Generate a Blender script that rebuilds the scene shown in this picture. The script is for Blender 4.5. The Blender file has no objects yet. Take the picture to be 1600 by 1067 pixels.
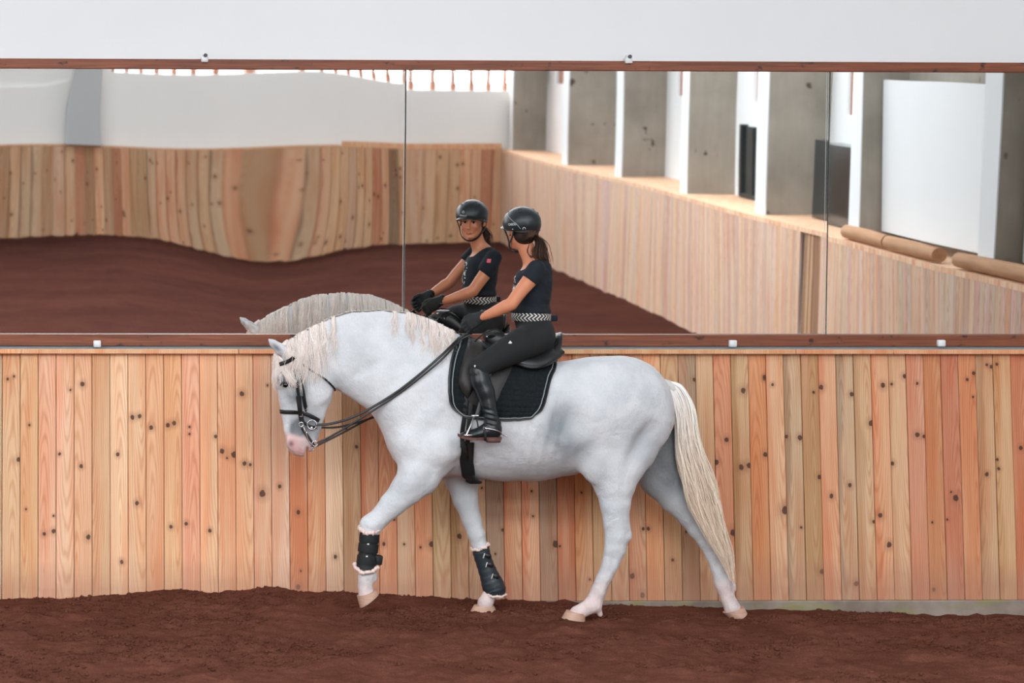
import bpy, math, random
import numpy as np
from mathutils import Vector, Matrix
from mathutils.bvhtree import BVHTree

random.seed(7); rng = np.random.default_rng(7)
S = bpy.context.scene
COL = S.collection
pi = math.pi

# ------------------------------------------------------------ camera, light
W_, H_ = 1600, 1067
CH = 2.25                       # camera height
FPX = 3778.0                    # 85 mm lens on a 36 mm sensor
YAW, ROLL = math.radians(1.76), math.radians(0.115)
PX0, PY0 = 136.0, 370.0         # principal point (shift lens)
cam = bpy.data.cameras.new('camera'); camo = bpy.data.objects.new('camera', cam)
COL.objects.link(camo); S.camera = camo
cam.sensor_width = 36; cam.lens = FPX * 36 / W_
cam.shift_x = (W_/2 - PX0) / W_; cam.shift_y = -(H_/2 - PY0) / W_
cam.dof.use_dof = True; cam.dof.focus_distance = 14.5; cam.dof.aperture_fstop = 3.2
cam.clip_end = 300
MC = Matrix.Rotation(-YAW, 4, 'Z') @ Matrix.Rotation(pi/2, 4, 'X') @ Matrix.Rotation(ROLL, 4, 'Z')
camo.matrix_world = Matrix.Translation((0, 0, CH)) @ MC
CM = np.array(MC)[:3, :3]

w = bpy.data.worlds.new('sky'); S.world = w; w.use_nodes = True
w.node_tree.nodes['Background'].inputs[0].default_value = (0.86, 0.93, 1.0, 1)
w.node_tree.nodes['Background'].inputs[1].default_value = 2.6
S.view_settings.view_transform = 'Standard'; S.view_settings.look = 'None'
S.view_settings.gamma = 1; S.view_settings.use_curve_mapping = False
S.view_settings.exposure = -0.3
S.cycles.use_denoising = True
S.cycles.max_bounces = 8; S.cycles.diffuse_bounces = 5; S.cycles.glossy_bounces = 4
S.cycles.caustics_reflective = True; S.cycles.blur_glossy = 0.3; S.cycles.sample_clamp_indirect = 6.0; S.cycles.caustics_refractive = False

def area(name, loc, target, sx, sy, power, col=(1, 1, 1)):
    l = bpy.data.lights.new(name, 'AREA'); l.shape = 'RECTANGLE'; l.size = sx; l.size_y = sy
    l.energy = power; l.color = col
    o = bpy.data.objects.new(name, l); COL.objects.link(o); o.location = loc
    o.rotation_euler = (Vector(target) - Vector(loc)).to_track_quat('-Z', 'Y').to_euler()
    return o
# unseen overhead lamps added to brighten boards, horse and far wall; window band daylight
area('overhead_fill', (0.0, 12.4, 7.7), (0.0, 12.4, 0), 22, 1.6, 90, (0.93, 0.97, 1))
area('overhead_fill', (0.0, 9.0, 7.9), (0.0, -11.0, 4.5), 22, 2.6, 2300, (0.93, 0.97, 1))
area('overhead_fill', (0.0, 1.5, 7.9), (0.0, 9.0, 0), 22, 2.6, 1950, (0.96, 0.98, 1))
area('overhead_fill', (0.0, -6.0, 7.9), (0.0, 4.0, 0), 22, 2.6, 1700, (0.96, 0.98, 1))
area('window_light', (-12.0, 4.0, 4.6), (4.0, 13.0, 1.0), 16, 2.6, 800, (1, 0.985, 0.96))
area('window_light', (-1.0, -11.7, 3.55), (-1.0, 10.0, 1.5), 21, 1.7, 2800, (0.96, 0.98, 1))

# ------------------------------------------------------------ helpers
def ray(px, py):
    v = np.array([(px-PX0)/FPX, -(py-PY0)/FPX, -1.0])
    return CM @ v
def P(px, py, Y):
    """world point at depth Y seen in direction (px,py)"""
    d = ray(px, py); t = Y / d[1]
    return np.array([d[0]*t, Y, CH + d[2]*t])
def PZ(px, py, z):
    d = ray(px, py); t = (z-CH) / d[2]
    return np.array([d[0]*t, d[1]*t, z])

def tag(o, label=None, cat=None, group=None, kind=None):
    if label: o['label'] = label
    if cat: o['category'] = cat
    if group: o['group'] = group
    if kind: o['kind'] = kind
    return o
def empty(name, loc):
    o = bpy.data.objects.new(name, None); COL.objects.link(o); o.location = loc
    o.empty_display_size = 0.1
    return o
def link(name, me, mat=None, parent=None):
    o = bpy.data.objects.new(name, me); COL.objects.link(o)
    if mat and not me.materials: me.materials.append(mat)
    if parent:
        o.parent = parent
        # children are given in world coordinates
        M = Matrix.Translation(world_loc(parent)); o.matrix_parent_inverse = M.inverted()
    return o
def world_loc(o):
    v = Vector(o.location)
    # parents carry translation only; a child's own translation is cancelled by parent inverse
    return v
def mesh(name, v, f, smooth=True):
    me = bpy.data.meshes.new(name)
    me.from_pydata([tuple(map(float, p)) for p in v], [], [tuple(map(int, q)) for q in f]); me.update()
    if smooth: me.polygons.foreach_set('use_smooth', [True]*len(me.polygons))
    return me
def fastmesh(name, v, q, smooth=True):
    """quads from numpy arrays"""
    v = np.asarray(v, np.float32); q = np.asarray(q, np.int32); n = q.shape[1]
    me = bpy.data.meshes.new(name)
    me.vertices.add(len(v)); me.vertices.foreach_set('co', v.ravel())
    me.loops.add(q.size); me.loops.foreach_set('vertex_index', q.ravel())
    me.polygons.add(len(q)); me.polygons.foreach_set('loop_start', np.arange(0, q.size, n, dtype=np.int32))
    me.polygons.foreach_set('loop_total', np.full(len(q), n, np.int32))
    me.polygons.foreach_set('use_smooth', np.full(len(q), smooth, bool))
    me.update(calc_edges=True); me.validate()
    return me

class MB:
    """collects simple pieces of ONE part"""
    def __init__(s): s.v = []; s.f = []
    def add(s, v, f):
        n = len(s.v); s.v += [tuple(map(float, p)) for p in v]; s.f += [tuple(int(i)+n for i in q) for q in f]; return s
    def box(s, x0, x1, y0, y1, z0, z1, bev=0.0, M=None):
        if bev > 0:
            b = bev; v = []; f = []
            # three nested rings in z, chamfered outline
            def ring(z, k):
                X0, X1, Y0, Y1 = x0+k, x1-k, y0+k, y1-k
                c = b
                return [(X0+c, Y0, z), (X1-c, Y0, z), (X1, Y0+c, z), (X1, Y1-c, z), (X1-c, Y1, z), (X0+c, Y1, z), (X0, Y1-c, z), (X0, Y0+c, z)]
            R = [ring(z0, b*.7), ring(z0+b, 0), ring(z1-b, 0), ring(z1, b*.7)]
            for r in R: v += r
            for k in range(3):
                for i in range(8):
                    j = (i+1) % 8; f.append((k*8+i, k*8+j, k*8+8+j, k*8+8+i))
            f.append(tuple(range(7, -1, -1))); f.append(tuple(range(24, 32)))
        else:
            v = [(x, y, z) for z in (z0, z1) for x, y in ((x0, y0), (x1, y0), (x1, y1), (x0, y1))]
            f = [(3, 2, 1, 0), (4, 5, 6, 7), (0, 1, 5, 4), (1, 2, 6, 5), (2, 3, 7, 6), (3, 0, 4, 7)]
        if M is not None: v = [tuple(M @ Vector(p)) for p in v]
        return s.add(v, f)
    def tube(s, pts, r, n=8, rb=None, ref=None, closed=False, cap=True):
        """tube along 3D points; r scalar or list; rb the radius along ref (default: round)"""
        pts = np.asarray(pts, float); m = len(pts)
        r = np.full(m, r, float) if np.isscalar(r) else np.asarray(r, float)
        rb = r if rb is None else (np.full(m, rb, float) if np.isscalar(rb) else np.asarray(rb, float))
        T = np.gradient(pts, axis=0)
        if closed: T = np.roll(pts, -1, 0) - np.roll(pts, 1, 0)
        T /= np.linalg.norm(T, axis=1)[:, None] + 1e-12
        v = []; prev = None
        for i in range(m):
            if ref is not None:
                rf = np.asarray(ref[i] if np.ndim(ref) == 2 else ref, float)
                b = rf - T[i]*np.dot(rf, T[i]); b /= np.linalg.norm(b) + 1e-12
            else:
                if prev is None:
                    a = np.array([0, 0, 1.]) if abs(T[i][2]) < .9 else np.array([0, 1., 0])
                    b = np.cross(T[i], a)
                else: b = prev - T[i]*np.dot(prev, T[i])
                b /= np.linalg.norm(b) + 1e-12; prev = b
            a = np.cross(b, T[i])
            for k in range(n):
                th = 2*pi*k/n; v.append(pts[i] + a*math.cos(th)*r[i] + b*math.sin(th)*rb[i])
        f = []
        for i in range(m if closed else m-1):
            j = (i+1) % m
            for k in range(n):
                l = (k+1) % n; f.append((i*n+k, i*n+l, j*n+l, j*n+k))
        if cap and not closed:
            f.append(tuple(range(n-1, -1, -1))); f.append(tuple((m-1)*n+k for k in range(n)))
        return s.add(v, f)
    def ribbon(s, pts, nrm, wid, th):
        """flat strap: pts on surface, nrm outward normals"""
        pts = np.asarray(pts, float); nrm = np.asarray(nrm, float); m = len(pts)
        wid = np.full(m, wid, float) if np.isscalar(wid) else np.asarray(wid, float)
        T = np.gradient(pts, axis=0); T /= np.linalg.norm(T, axis=1)[:, None] + 1e-12
        v = []; f = []
        for i in range(m):
            n = nrm[i] - T[i]*np.dot(nrm[i], T[i]); n /= np.linalg.norm(n) + 1e-12
            sd = np.cross(T[i], n)
            for a, b in ((-.5, 0), (-.5, .7), (-.38, 1), (.38, 1), (.5, .7), (.5, 0)):
                v.append(pts[i] + sd*wid[i]*a + n*th*b)
        for i in range(m-1):
            for k in range(6):
                l = (k+1) % 6; f.append((i*6+k, i*6+6+k, i*6+6+l, i*6+l))
        f.append((0, 1, 2, 3, 4, 5)); f.append(tuple((m-1)*6+k for k in (5, 4, 3, 2, 1, 0)))
        return s.add(v, f)
    def ball(s, c, r, n=12, m=8, M=None):
        r = np.full(3, r) if np.isscalar(r) else np.asarray(r, float)
        v = [(0, 0, r[2])]
        for i in range(1, m):
            a = pi*i/m
            for k in range(n):
                b = 2*pi*k/n; v.append((r[0]*math.sin(a)*math.cos(b), r[1]*math.sin(a)*math.sin(b), r[2]*math.cos(a)))
        v.append((0, 0, -r[2]))
        f = [(0, 1+k, 1+(k+1) % n) for k in range(n)]
        for i in range(m-2):
            for k in range(n):
                a = 1+i*n; f.append((a+k, a+n+k, a+n+(k+1) % n, a+(k+1) % n))
        e = len(v)-1; a = 1+(m-2)*n
        f += [(a+k, e, a+(k+1) % n) for k in range(n)]
        if M is not None: v = [tuple(M @ Vector(p)) for p in v]
        v = [np.asarray(p)+np.asarray(c) for p in v]
        return s.add(v, f)
    def build(s, name, mat, parent=None, smooth=True, fix=True):
        me = mesh(name, s.v, s.f, smooth)
        if fix:
            import bmesh
            bm = bmesh.new(); bm.from_mesh(me); bmesh.ops.recalc_face_normals(bm, faces=bm.faces)
            if smooth:
                for e in bm.edges:
                    if len(e.link_faces) == 2 and e.calc_face_angle(0) > 0.9: e.smooth = False
            bm.to_mesh(me); bm.free()
        return link(name, me, mat, parent)

# smooth polyline through points (Catmull-Rom)
def smooth(pts, n=8):
    p = np.asarray(pts, float); q = np.vstack([2*p[0]-p[1], p, 2*p[-1]-p[-2]]); out = []
    for i in range(1, len(q)-2):
        for k in range(n):
            t = k/n
            out.append(.5*((2*q[i]) + (-q[i-1]+q[i+1])*t + (2*q[i-1]-5*q[i]+4*q[i+1]-q[i+2])*t*t + (-q[i-1]+3*q[i]-3*q[i+1]+q[i+2])*t**3))
    out.append(p[-1]); return np.array(out)

# value noise in numpy
def vnoise(x, y, seed=0, z=None):
    def h(i, j):
        n = (i.astype(np.int64)*374761393 + j.astype(np.int64)*668265263 + seed*974711) & 0x7fffffff
        n = ((n ^ (n >> 13)) * 1274126177) & 0x7fffffff
        return ((n ^ (n >> 16)) & 0xffff)/65535.0
    i = np.floor(x); j = np.floor(y); u = x-i; v = y-j; u = u*u*(3-2*u); v = v*v*(3-2*v)
    return (h(i, j)*(1-u)+h(i+1, j)*u)*(1-v) + (h(i, j+1)*(1-u)+h(i+1, j+1)*u)*v
def fbm(x, y, seed=0, o=4):
    s = 0; a = .5
    for k in range(o): s = s + a*(vnoise(x*2**k, y*2**k, seed+k*17)-.5)*2; a *= .5
    return s

# ------------------------------------------------------------ smooth-union solids
class SDF:
    """distance field on a grid; rounded chains and ellipsoids joined by smooth union"""
    def __init__(s, lo, hi, h):
        s.lo = np.array(lo, float); s.h = h
        s.n = np.ceil((np.array(hi)-s.lo)/h).astype(int)+1
        s.F = np.full(s.n, 0.3, np.float32)
        s.ax = [s.lo[i] + np.arange(s.n[i])*h for i in range(3)]
    def sub(s, lo, hi):
        a = [max(0, int((lo[i]-s.lo[i])/s.h)) for i in range(3)]
        b = [min(s.n[i], int((hi[i]-s.lo[i])/s.h)+2) for i in range(3)]
        if any(a[i] >= b[i] for i in range(3)): return None
        sl = tuple(slice(a[i], b[i]) for i in range(3))
        X = s.ax[0][sl[0]][:, None, None]; Y = s.ax[1][sl[1]][None, :, None]; Z = s.ax[2][sl[2]][None, None, :]
        return sl, X, Y, Z
    def put(s, sl, d, k, op='u'):
        A = s.F[sl]
        if op == 'u':
            if k <= 0: s.F[sl] = np.minimum(A, d)
            else:
                h = np.clip(.5+.5*(A-d)/k, 0, 1); s.F[sl] = A*(1-h)+d*h-k*h*(1-h)
        elif op == '-':
            h = np.clip(.5-.5*(A+d)/k, 0, 1); s.F[sl] = A*(1-h)+(-d)*h+k*h*(1-h)
    def chain(s, pts, k=.02, planar=True):
        """pts: (x,y,z,r[,lateral ratio[,egg]]); planar = sections measured in the xz plane"""
        pts = [tuple(p)+(1.0, 0.0)[len(p)-4:] if len(p) < 6 else tuple(p) for p in pts]
        rm = max(p[3]*max(1, p[4])*(1+abs(p[5])) for p in pts)+k+.04
        lo = [min(p[i] for p in pts)-rm for i in range(3)]; hi = [max(p[i] for p in pts)+rm for i in range(3)]
        r_ = s.sub(lo, hi)
        if r_ is None: return
        sl, X, Y, Z = r_; D = None
        for a, b in zip(pts[:-1], pts[1:]):
            ax, ay, az = a[:3]; dx, dy, dz = b[0]-ax, b[1]-ay, b[2]-az
            if planar:
                L = dx*dx+dz*dz+1e-9
                t = np.clip(((X-ax)*dx+(Z-az)*dz)/L, 0, 1)
                qx = X-ax-dx*t; qz = Z-az-dz*t; r = a[3]+(b[3]-a[3])*t; sr = a[4]+(b[4]-a[4])*t
                eg = a[5]+(b[5]-a[5])*t
                if a[5] or b[5]:
                    l = math.sqrt(L); u = (qx*(-dz)+qz*dx)/l   # signed, positive on the upper/left side
                    u = np.clip(-u/r, -1, 1); sr = sr*(1+eg*u)
                qy = (Y-ay-dy*t)/sr
                d = (np.sqrt(qx*qx+qz*qz+qy*qy)-r)*np.minimum(1, sr)
            else:
                L = dx*dx+dy*dy+dz*dz+1e-9
                t = np.clip(((X-ax)*dx+(Y-ay)*dy+(Z-az)*dz)/L, 0, 1)
                d = np.sqrt((X-ax-dx*t)**2+(Y-ay-dy*t)**2+(Z-az-dz*t)**2)-(a[3]+(b[3]-a[3])*t)
            if D is None: D = d
            else:
                kk = .012 if planar else .004
                h = np.clip(.5+.5*(D-d)/kk, 0, 1); D = D*(1-h)+d*h-kk*h*(1-h)
        s.put(sl, D, k)
    def ell(s, c, r, k=.02, M=None, op='u'):
        """ellipsoid; M = 3x3 whose columns are its axes"""
        rm = max(r)+k+.04; r_ = s.sub([c[i]-rm for i in range(3)], [c[i]+rm for i in range(3)])
        if r_ is None: return
        sl, X, Y, Z = r_; X = X-c[0]; Y = Y-c[1]; Z = Z-c[2]
        if M is not None:
            X, Y, Z = (M[0][0]*X+M[1][0]*Y+M[2][0]*Z, M[0][1]*X+M[1][1]*Y+M[2][1]*Z, M[0][2]*X+M[1][2]*Y+M[2][2]*Z)
        k0 = np.sqrt((X/r[0])**2+(Y/r[1])**2+(Z/r[2])**2)
        k1 = np.sqrt((X/r[0]**2)**2+(Y/r[1]**2)**2+(Z/r[2]**2)**2)+1e-9
        s.put(sl, k0*(k0-1)/k1, k, op)
    def nets(s, F=None):
        F = s.F if F is None else F
        I = F < 0; n = F.shape
        c = np.zeros(tuple(k-1 for k in n), np.int8)
        for dx in (0, 1):
            for dy in (0, 1):
                for dz in (0, 1):
                    c += I[dx:n[0]-1+dx, dy:n[1]-1+dy, dz:n[2]-1+dz]
        act = (c > 0) & (c < 8); idx = np.argwhere(act)
        vid = np.full(act.shape, -1, np.int64); vid[act] = np.arange(len(idx))
        acc = np.zeros((len(idx), 3)); cnt = np.zeros(len(idx))
        cor = [(a, b, d) for a in (0, 1) for b in (0, 1) for d in (0, 1)]
        for a in cor:
            for ax in range(3):
                if a[ax]: continue
                b = list(a); b[ax] = 1
                fa = F[idx[:, 0]+a[0], idx[:, 1]+a[1], idx[:, 2]+a[2]]; fb = F[idx[:, 0]+b[0], idx[:, 1]+b[1], idx[:, 2]+b[2]]
                m = (fa < 0) != (fb < 0); t = np.where(m, fa/(fa-fb+1e-12), 0)
                p = np.tile(np.array(a, float), (len(idx), 1)); p[:, ax] = t
                acc[m] += p[m]; cnt[m] += 1
        v = s.lo + (idx + acc/cnt[:, None])*s.h
        Q = []
        for ax in range(3):
            o1, o2 = [(1, 2), (2, 0), (0, 1)][ax]
            sa = [slice(None)]*3; sb = [slice(None)]*3; sa[ax] = slice(0, -1); sb[ax] = slice(1, None)
            A = I[tuple(sa)]; B = I[tuple(sb)]; e = np.argwhere(A != B)
            e = e[(e[:, o1] > 0) & (e[:, o2] > 0) & (e[:, o1] < n[o1]-1) & (e[:, o2] < n[o2]-1)]
            fl = A[e[:, 0], e[:, 1], e[:, 2]]
            def g(a, b):
                q = e.copy(); q[:, o1] -= a; q[:, o2] -= b; return vid[q[:, 0], q[:, 1], q[:, 2]]
            q = np.stack([g(1, 1), g(0, 1), g(0, 0), g(1, 0)], 1)
            q[~fl] = q[~fl][:, ::-1]; Q.append(q)
        Q = np.vstack(Q); Q = Q[(Q >= 0).all(1)]
        return v, Q
def relax(v, q, it=2, wt=.5, mask=None):
    for _ in range(it):
        a = np.zeros_like(v); c = np.zeros(len(v))
        for i in range(4):
            for j in (1, 3):
                np.add.at(a, q[:, i], v[q[:, (i+j) % 4]]); np.add.at(c, q[:, i], 1)
        L = a/np.maximum(c, 1)[:, None]-v
        v = v + L*(wt if mask is None else wt*mask[:, None])
    return v
def setcol(me, col):
    a = me.color_attributes.new('Col', 'FLOAT_COLOR', 'POINT')
    c = np.ones((len(me.vertices), 4), np.float32); c[:, :3] = col; a.data.foreach_set('color', c.ravel())
def strands(name, paths, r, mat, parent, sides=4, col=None):
    """paths (n,m,3), r (n,m): fine tubes as one hair part"""
    n, m, _ = paths.shape
    T = np.gradient(paths, axis=1); T /= np.linalg.norm(T, axis=2)[..., None]+1e-9
    ref = np.array([.31, .9, .25]); b = np.cross(T, ref); b /= np.linalg.norm(b, axis=2)[..., None]+1e-9
    a = np.cross(b, T); v = np.zeros((n, m, sides, 3))
    for k in range(sides):
        th = 2*pi*k/sides; v[:, :, k] = paths + (a*math.cos(th)+b*math.sin(th))*r[..., None]
    base = (np.arange(n)[:, None, None]*m+np.arange(m-1)[None, :, None])*sides
    k = np.arange(sides)[None, None, :]; l = (k+1) % sides
    q = np.stack([base+k, base+l, base+sides+l, base+sides+k], -1).reshape(-1, 4)
    me = fastmesh(name, v.reshape(-1, 3), q)
    if col is not None: setcol(me, np.repeat(col.reshape(-1, 3), sides, 0))
    o = link(name, me, mat, parent); return o

# ------------------------------------------------------------ materials
def lin(c):
    return tuple(((x/255)/12.92 if x/255 <= .04045 else ((x/255+.055)/1.055)**2.4) for x in c)
class NT:
    def __init__(s, name, rough=.6, metal=0, spec=.5):
        m = bpy.data.materials.new(name); m.use_nodes = True; s.m = m; s.t = m.node_tree
        s.b = s.t.nodes['Principled BSDF']; s.b.inputs['Roughness'].default_value = rough
        s.b.inputs['Metallic'].default_value = metal; s.b.inputs['Specular IOR Level'].default_value = spec
    def n(s, t, **k):
        o = s.t.nodes.new(t)
        for a, b in k.items():
            if a.startswith('i_'):
                key = a[2:]; key = int(key) if key.isdigit() else key.replace('_', ' ')
                o.inputs[key].default_value = b
            else: setattr(o, a, b)
        return o
    def l(s, a, b): s.t.links.new(a, b)
    def noise(s, vec, scale, detail=3, rough=.5, dist=0):
        o = s.n('ShaderNodeTexNoise'); o.inputs['Scale'].default_value = scale; o.inputs['Detail'].default_value = detail
        o.inputs['Roughness'].default_value = rough; o.inputs['Distortion'].default_value = dist
        if vec: s.l(vec, o.inputs['Vector'])
        return o.outputs['Fac']
    def ramp(s, fac, a, b, c0=(0, 0, 0), c1=(1, 1, 1)):
        o = s.n('ShaderNodeValToRGB'); e = o.color_ramp.elements
        e[0].position = a; e[1].position = b; e[0].color = (*c0, 1); e[1].color = (*c1, 1)
        s.l(fac, o.inputs[0]); return o.outputs[0]
    def mix(s, fac, a, b, mode='MIX'):
        o = s.n('ShaderNodeMix', data_type='RGBA', blend_type=mode)
        for k, x in ((0, fac), (6, a), (7, b)):
            if isinstance(x, (int, float)): o.inputs[k].default_value = x
            elif isinstance(x, tuple): o.inputs[k].default_value = (*x, 1)
            else: s.l(x, o.inputs[k])
        return o.outputs[2]
    def math(s, op, a, b=None, c=None):
        o = s.n('ShaderNodeMath', operation=op)
        for k, x in enumerate((a, b, c)):
            if x is None: continue
            if isinstance(x, (int, float)): o.inputs[k].default_value = x
            else: s.l(x, o.inputs[k])
        return o.outputs[0]
    def vec(s, kind='Object', scale=(1, 1, 1), off=None):
        c = s.n('ShaderNodeTexCoord'); m = s.n('ShaderNodeMapping'); m.inputs['Scale'].default_value = scale
        s.l(c.outputs[kind], m.inputs['Vector'])
        if off is not None: s.l(off, m.inputs['Location'])
        return m.outputs[0]
    def wvec(s, scale=(1, 1, 1)):
        g = s.n('ShaderNodeNewGeometry'); m = s.n('ShaderNodeMapping'); m.inputs['Scale'].default_value = scale
        s.l(g.outputs['Position'], m.inputs['Vector']); return m.outputs[0]
    def bump(s, h, st=.3, d=.01):
        o = s.n('ShaderNodeBump'); o.inputs['Strength'].default_value = st; o.inputs['Distance'].default_value = d
        s.l(h, o.inputs['Height']); s.l(o.outputs[0], s.b.inputs['Normal'])
    def col(s, c):
        if isinstance(c, tuple): s.b.inputs['Base Color'].default_value = (*c, 1)
        else: s.l(c, s.b.inputs['Base Color'])
        return s
def plain(name, rgb, rough=.5, metal=0, bump=0, bscale=200, var=.08, spec=.5):
    t = NT(name, rough, metal, spec); c = lin(rgb); v = t.vec()
    n = t.noise(v, 25, 3); t.col(t.mix(n, tuple(x*(1-var) for x in c), tuple(min(1, x*(1+var)) for x in c)))
    if bump: t.bump(t.noise(v, bscale, 2), bump, .002)
    return t.m
# ---------------- materials
M = {}
M['leather'] = plain('black_leather', (30, 32, 33), .38, bump=.25, bscale=300)
M['leather_boot'] = plain('riding_boot_leather', (26, 34, 38), .3, bump=.15, bscale=250)
M['leather_dull'] = plain('dull_black_leather', (38, 36, 34), .5, bump=.3, bscale=220)
M['strap'] = plain('bridle_leather', (24, 25, 27), .42, bump=.2)
M['steel'] = plain('polished_steel', (205, 205, 205), .22, 1)
M['sole'] = plain('brown_sole', (92, 60, 52), .6)
M['breeches'] = plain('black_breeches', (22, 26, 28), .85, bump=.3, bscale=500)
M['shirt'] = plain('navy_shirt', (17, 26, 36), .9, bump=.3, bscale=400)
M['glove'] = plain('black_glove', (27, 32, 33), .75, bump=.4, bscale=350)
M['helmet'] = plain('helmet_shell', (24, 34, 38), .38, bump=.05, bscale=500)
M['white'] = plain('white_print', (225, 228, 228), .5)
M['grey_trim'] = plain('grey_piping', (150, 158, 162), .5)
M['pink'] = plain('pink_patch', (214, 92, 108), .7)
M['fleece'] = plain('pink_white_fleece', (232, 208, 200), 1, bump=1, bscale=180)
M['neoprene'] = plain('black_neoprene', (19, 24, 27), .7, bump=.2)
M['boot_leather'] = plain('horse_boot_leather', (38, 48, 55), .45, bump=.25)
M['clip'] = plain('white_plastic', (225, 228, 230), .5)
M['bolt'] = plain('dark_bolt', (70, 72, 76), .5, .5)
M['ledge'] = plain('grey_painted_ledge', (150, 160, 165), .6, bump=.2)
M['seam'] = plain('mirror_edge', (190, 200, 198), .3)
M['eye'] = plain('dark_eye', (16, 12, 10), .08)
M['eyewhite'] = plain('eye_white', (215, 208, 200), .2)
M['dark'] = plain('dark_glass', (28, 38, 42), .15)
M['darkmetal'] = plain('dark_panel', (40, 44, 46), .5)

def m_plaster(name, rgb, var=.03):
    t = NT(name, .85, 0, .2); v = t.wvec(); c = lin(rgb)
    n = t.noise(v, .35, 4, .6); t.col(t.mix(t.ramp(n, .3, .7), tuple(x*(1-var*2) for x in c), c))
    t.bump(t.noise(v, 60, 3), .08, .004); return t.m
M['plaster'] = m_plaster('white_plaster', (232, 236, 238))
M['plaster_far'] = m_plaster('white_plaster_far', (240, 239, 236))  # far wall white, slightly lighter and warmer than the front plaster
M['ceiling'] = m_plaster('ceiling_paint', (215, 216, 216))
M['pilaster'] = m_plaster('grey_pilaster_paint', (188, 190, 190))

def m_concrete():
    t = NT('raw_concrete', .9, 0, .2); v = t.wvec((1, 1, 1))
    n = t.noise(v, 1.3, 5, .6); c = t.mix(t.ramp(n, .3, .7), lin((142, 136, 126)), lin((174, 167, 156)))
    s = t.noise(v, 4.5, 2, .5); c = t.mix(t.ramp(s, .68, .74), c, lin((70, 58, 48)))
    g = t.noise(t.wvec((8, 8, .6)), 2, 2); c = t.mix(t.math('MULTIPLY', g, .35), c, lin((116, 108, 98)))
    t.col(c); t.bump(n, .4, .01); return t.m
M['concrete'] = m_concrete()
def m_plinth():
    t = NT('mossy_plinth_concrete', .9, 0, .2); v = t.wvec()
    n = t.noise(v, 5, 4, .6); c = t.mix(t.ramp(n, .35, .7), lin((128, 116, 106)), lin((160, 150, 140)))
    g = t.noise(t.wvec((1.6, 1, 6)), 2, 3); c = t.mix(t.ramp(g, .52, .66), c, lin((142, 138, 100)))
    t.col(c); t.bump(n, .5, .01); return t.m
M['plinth'] = m_plinth()

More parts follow.
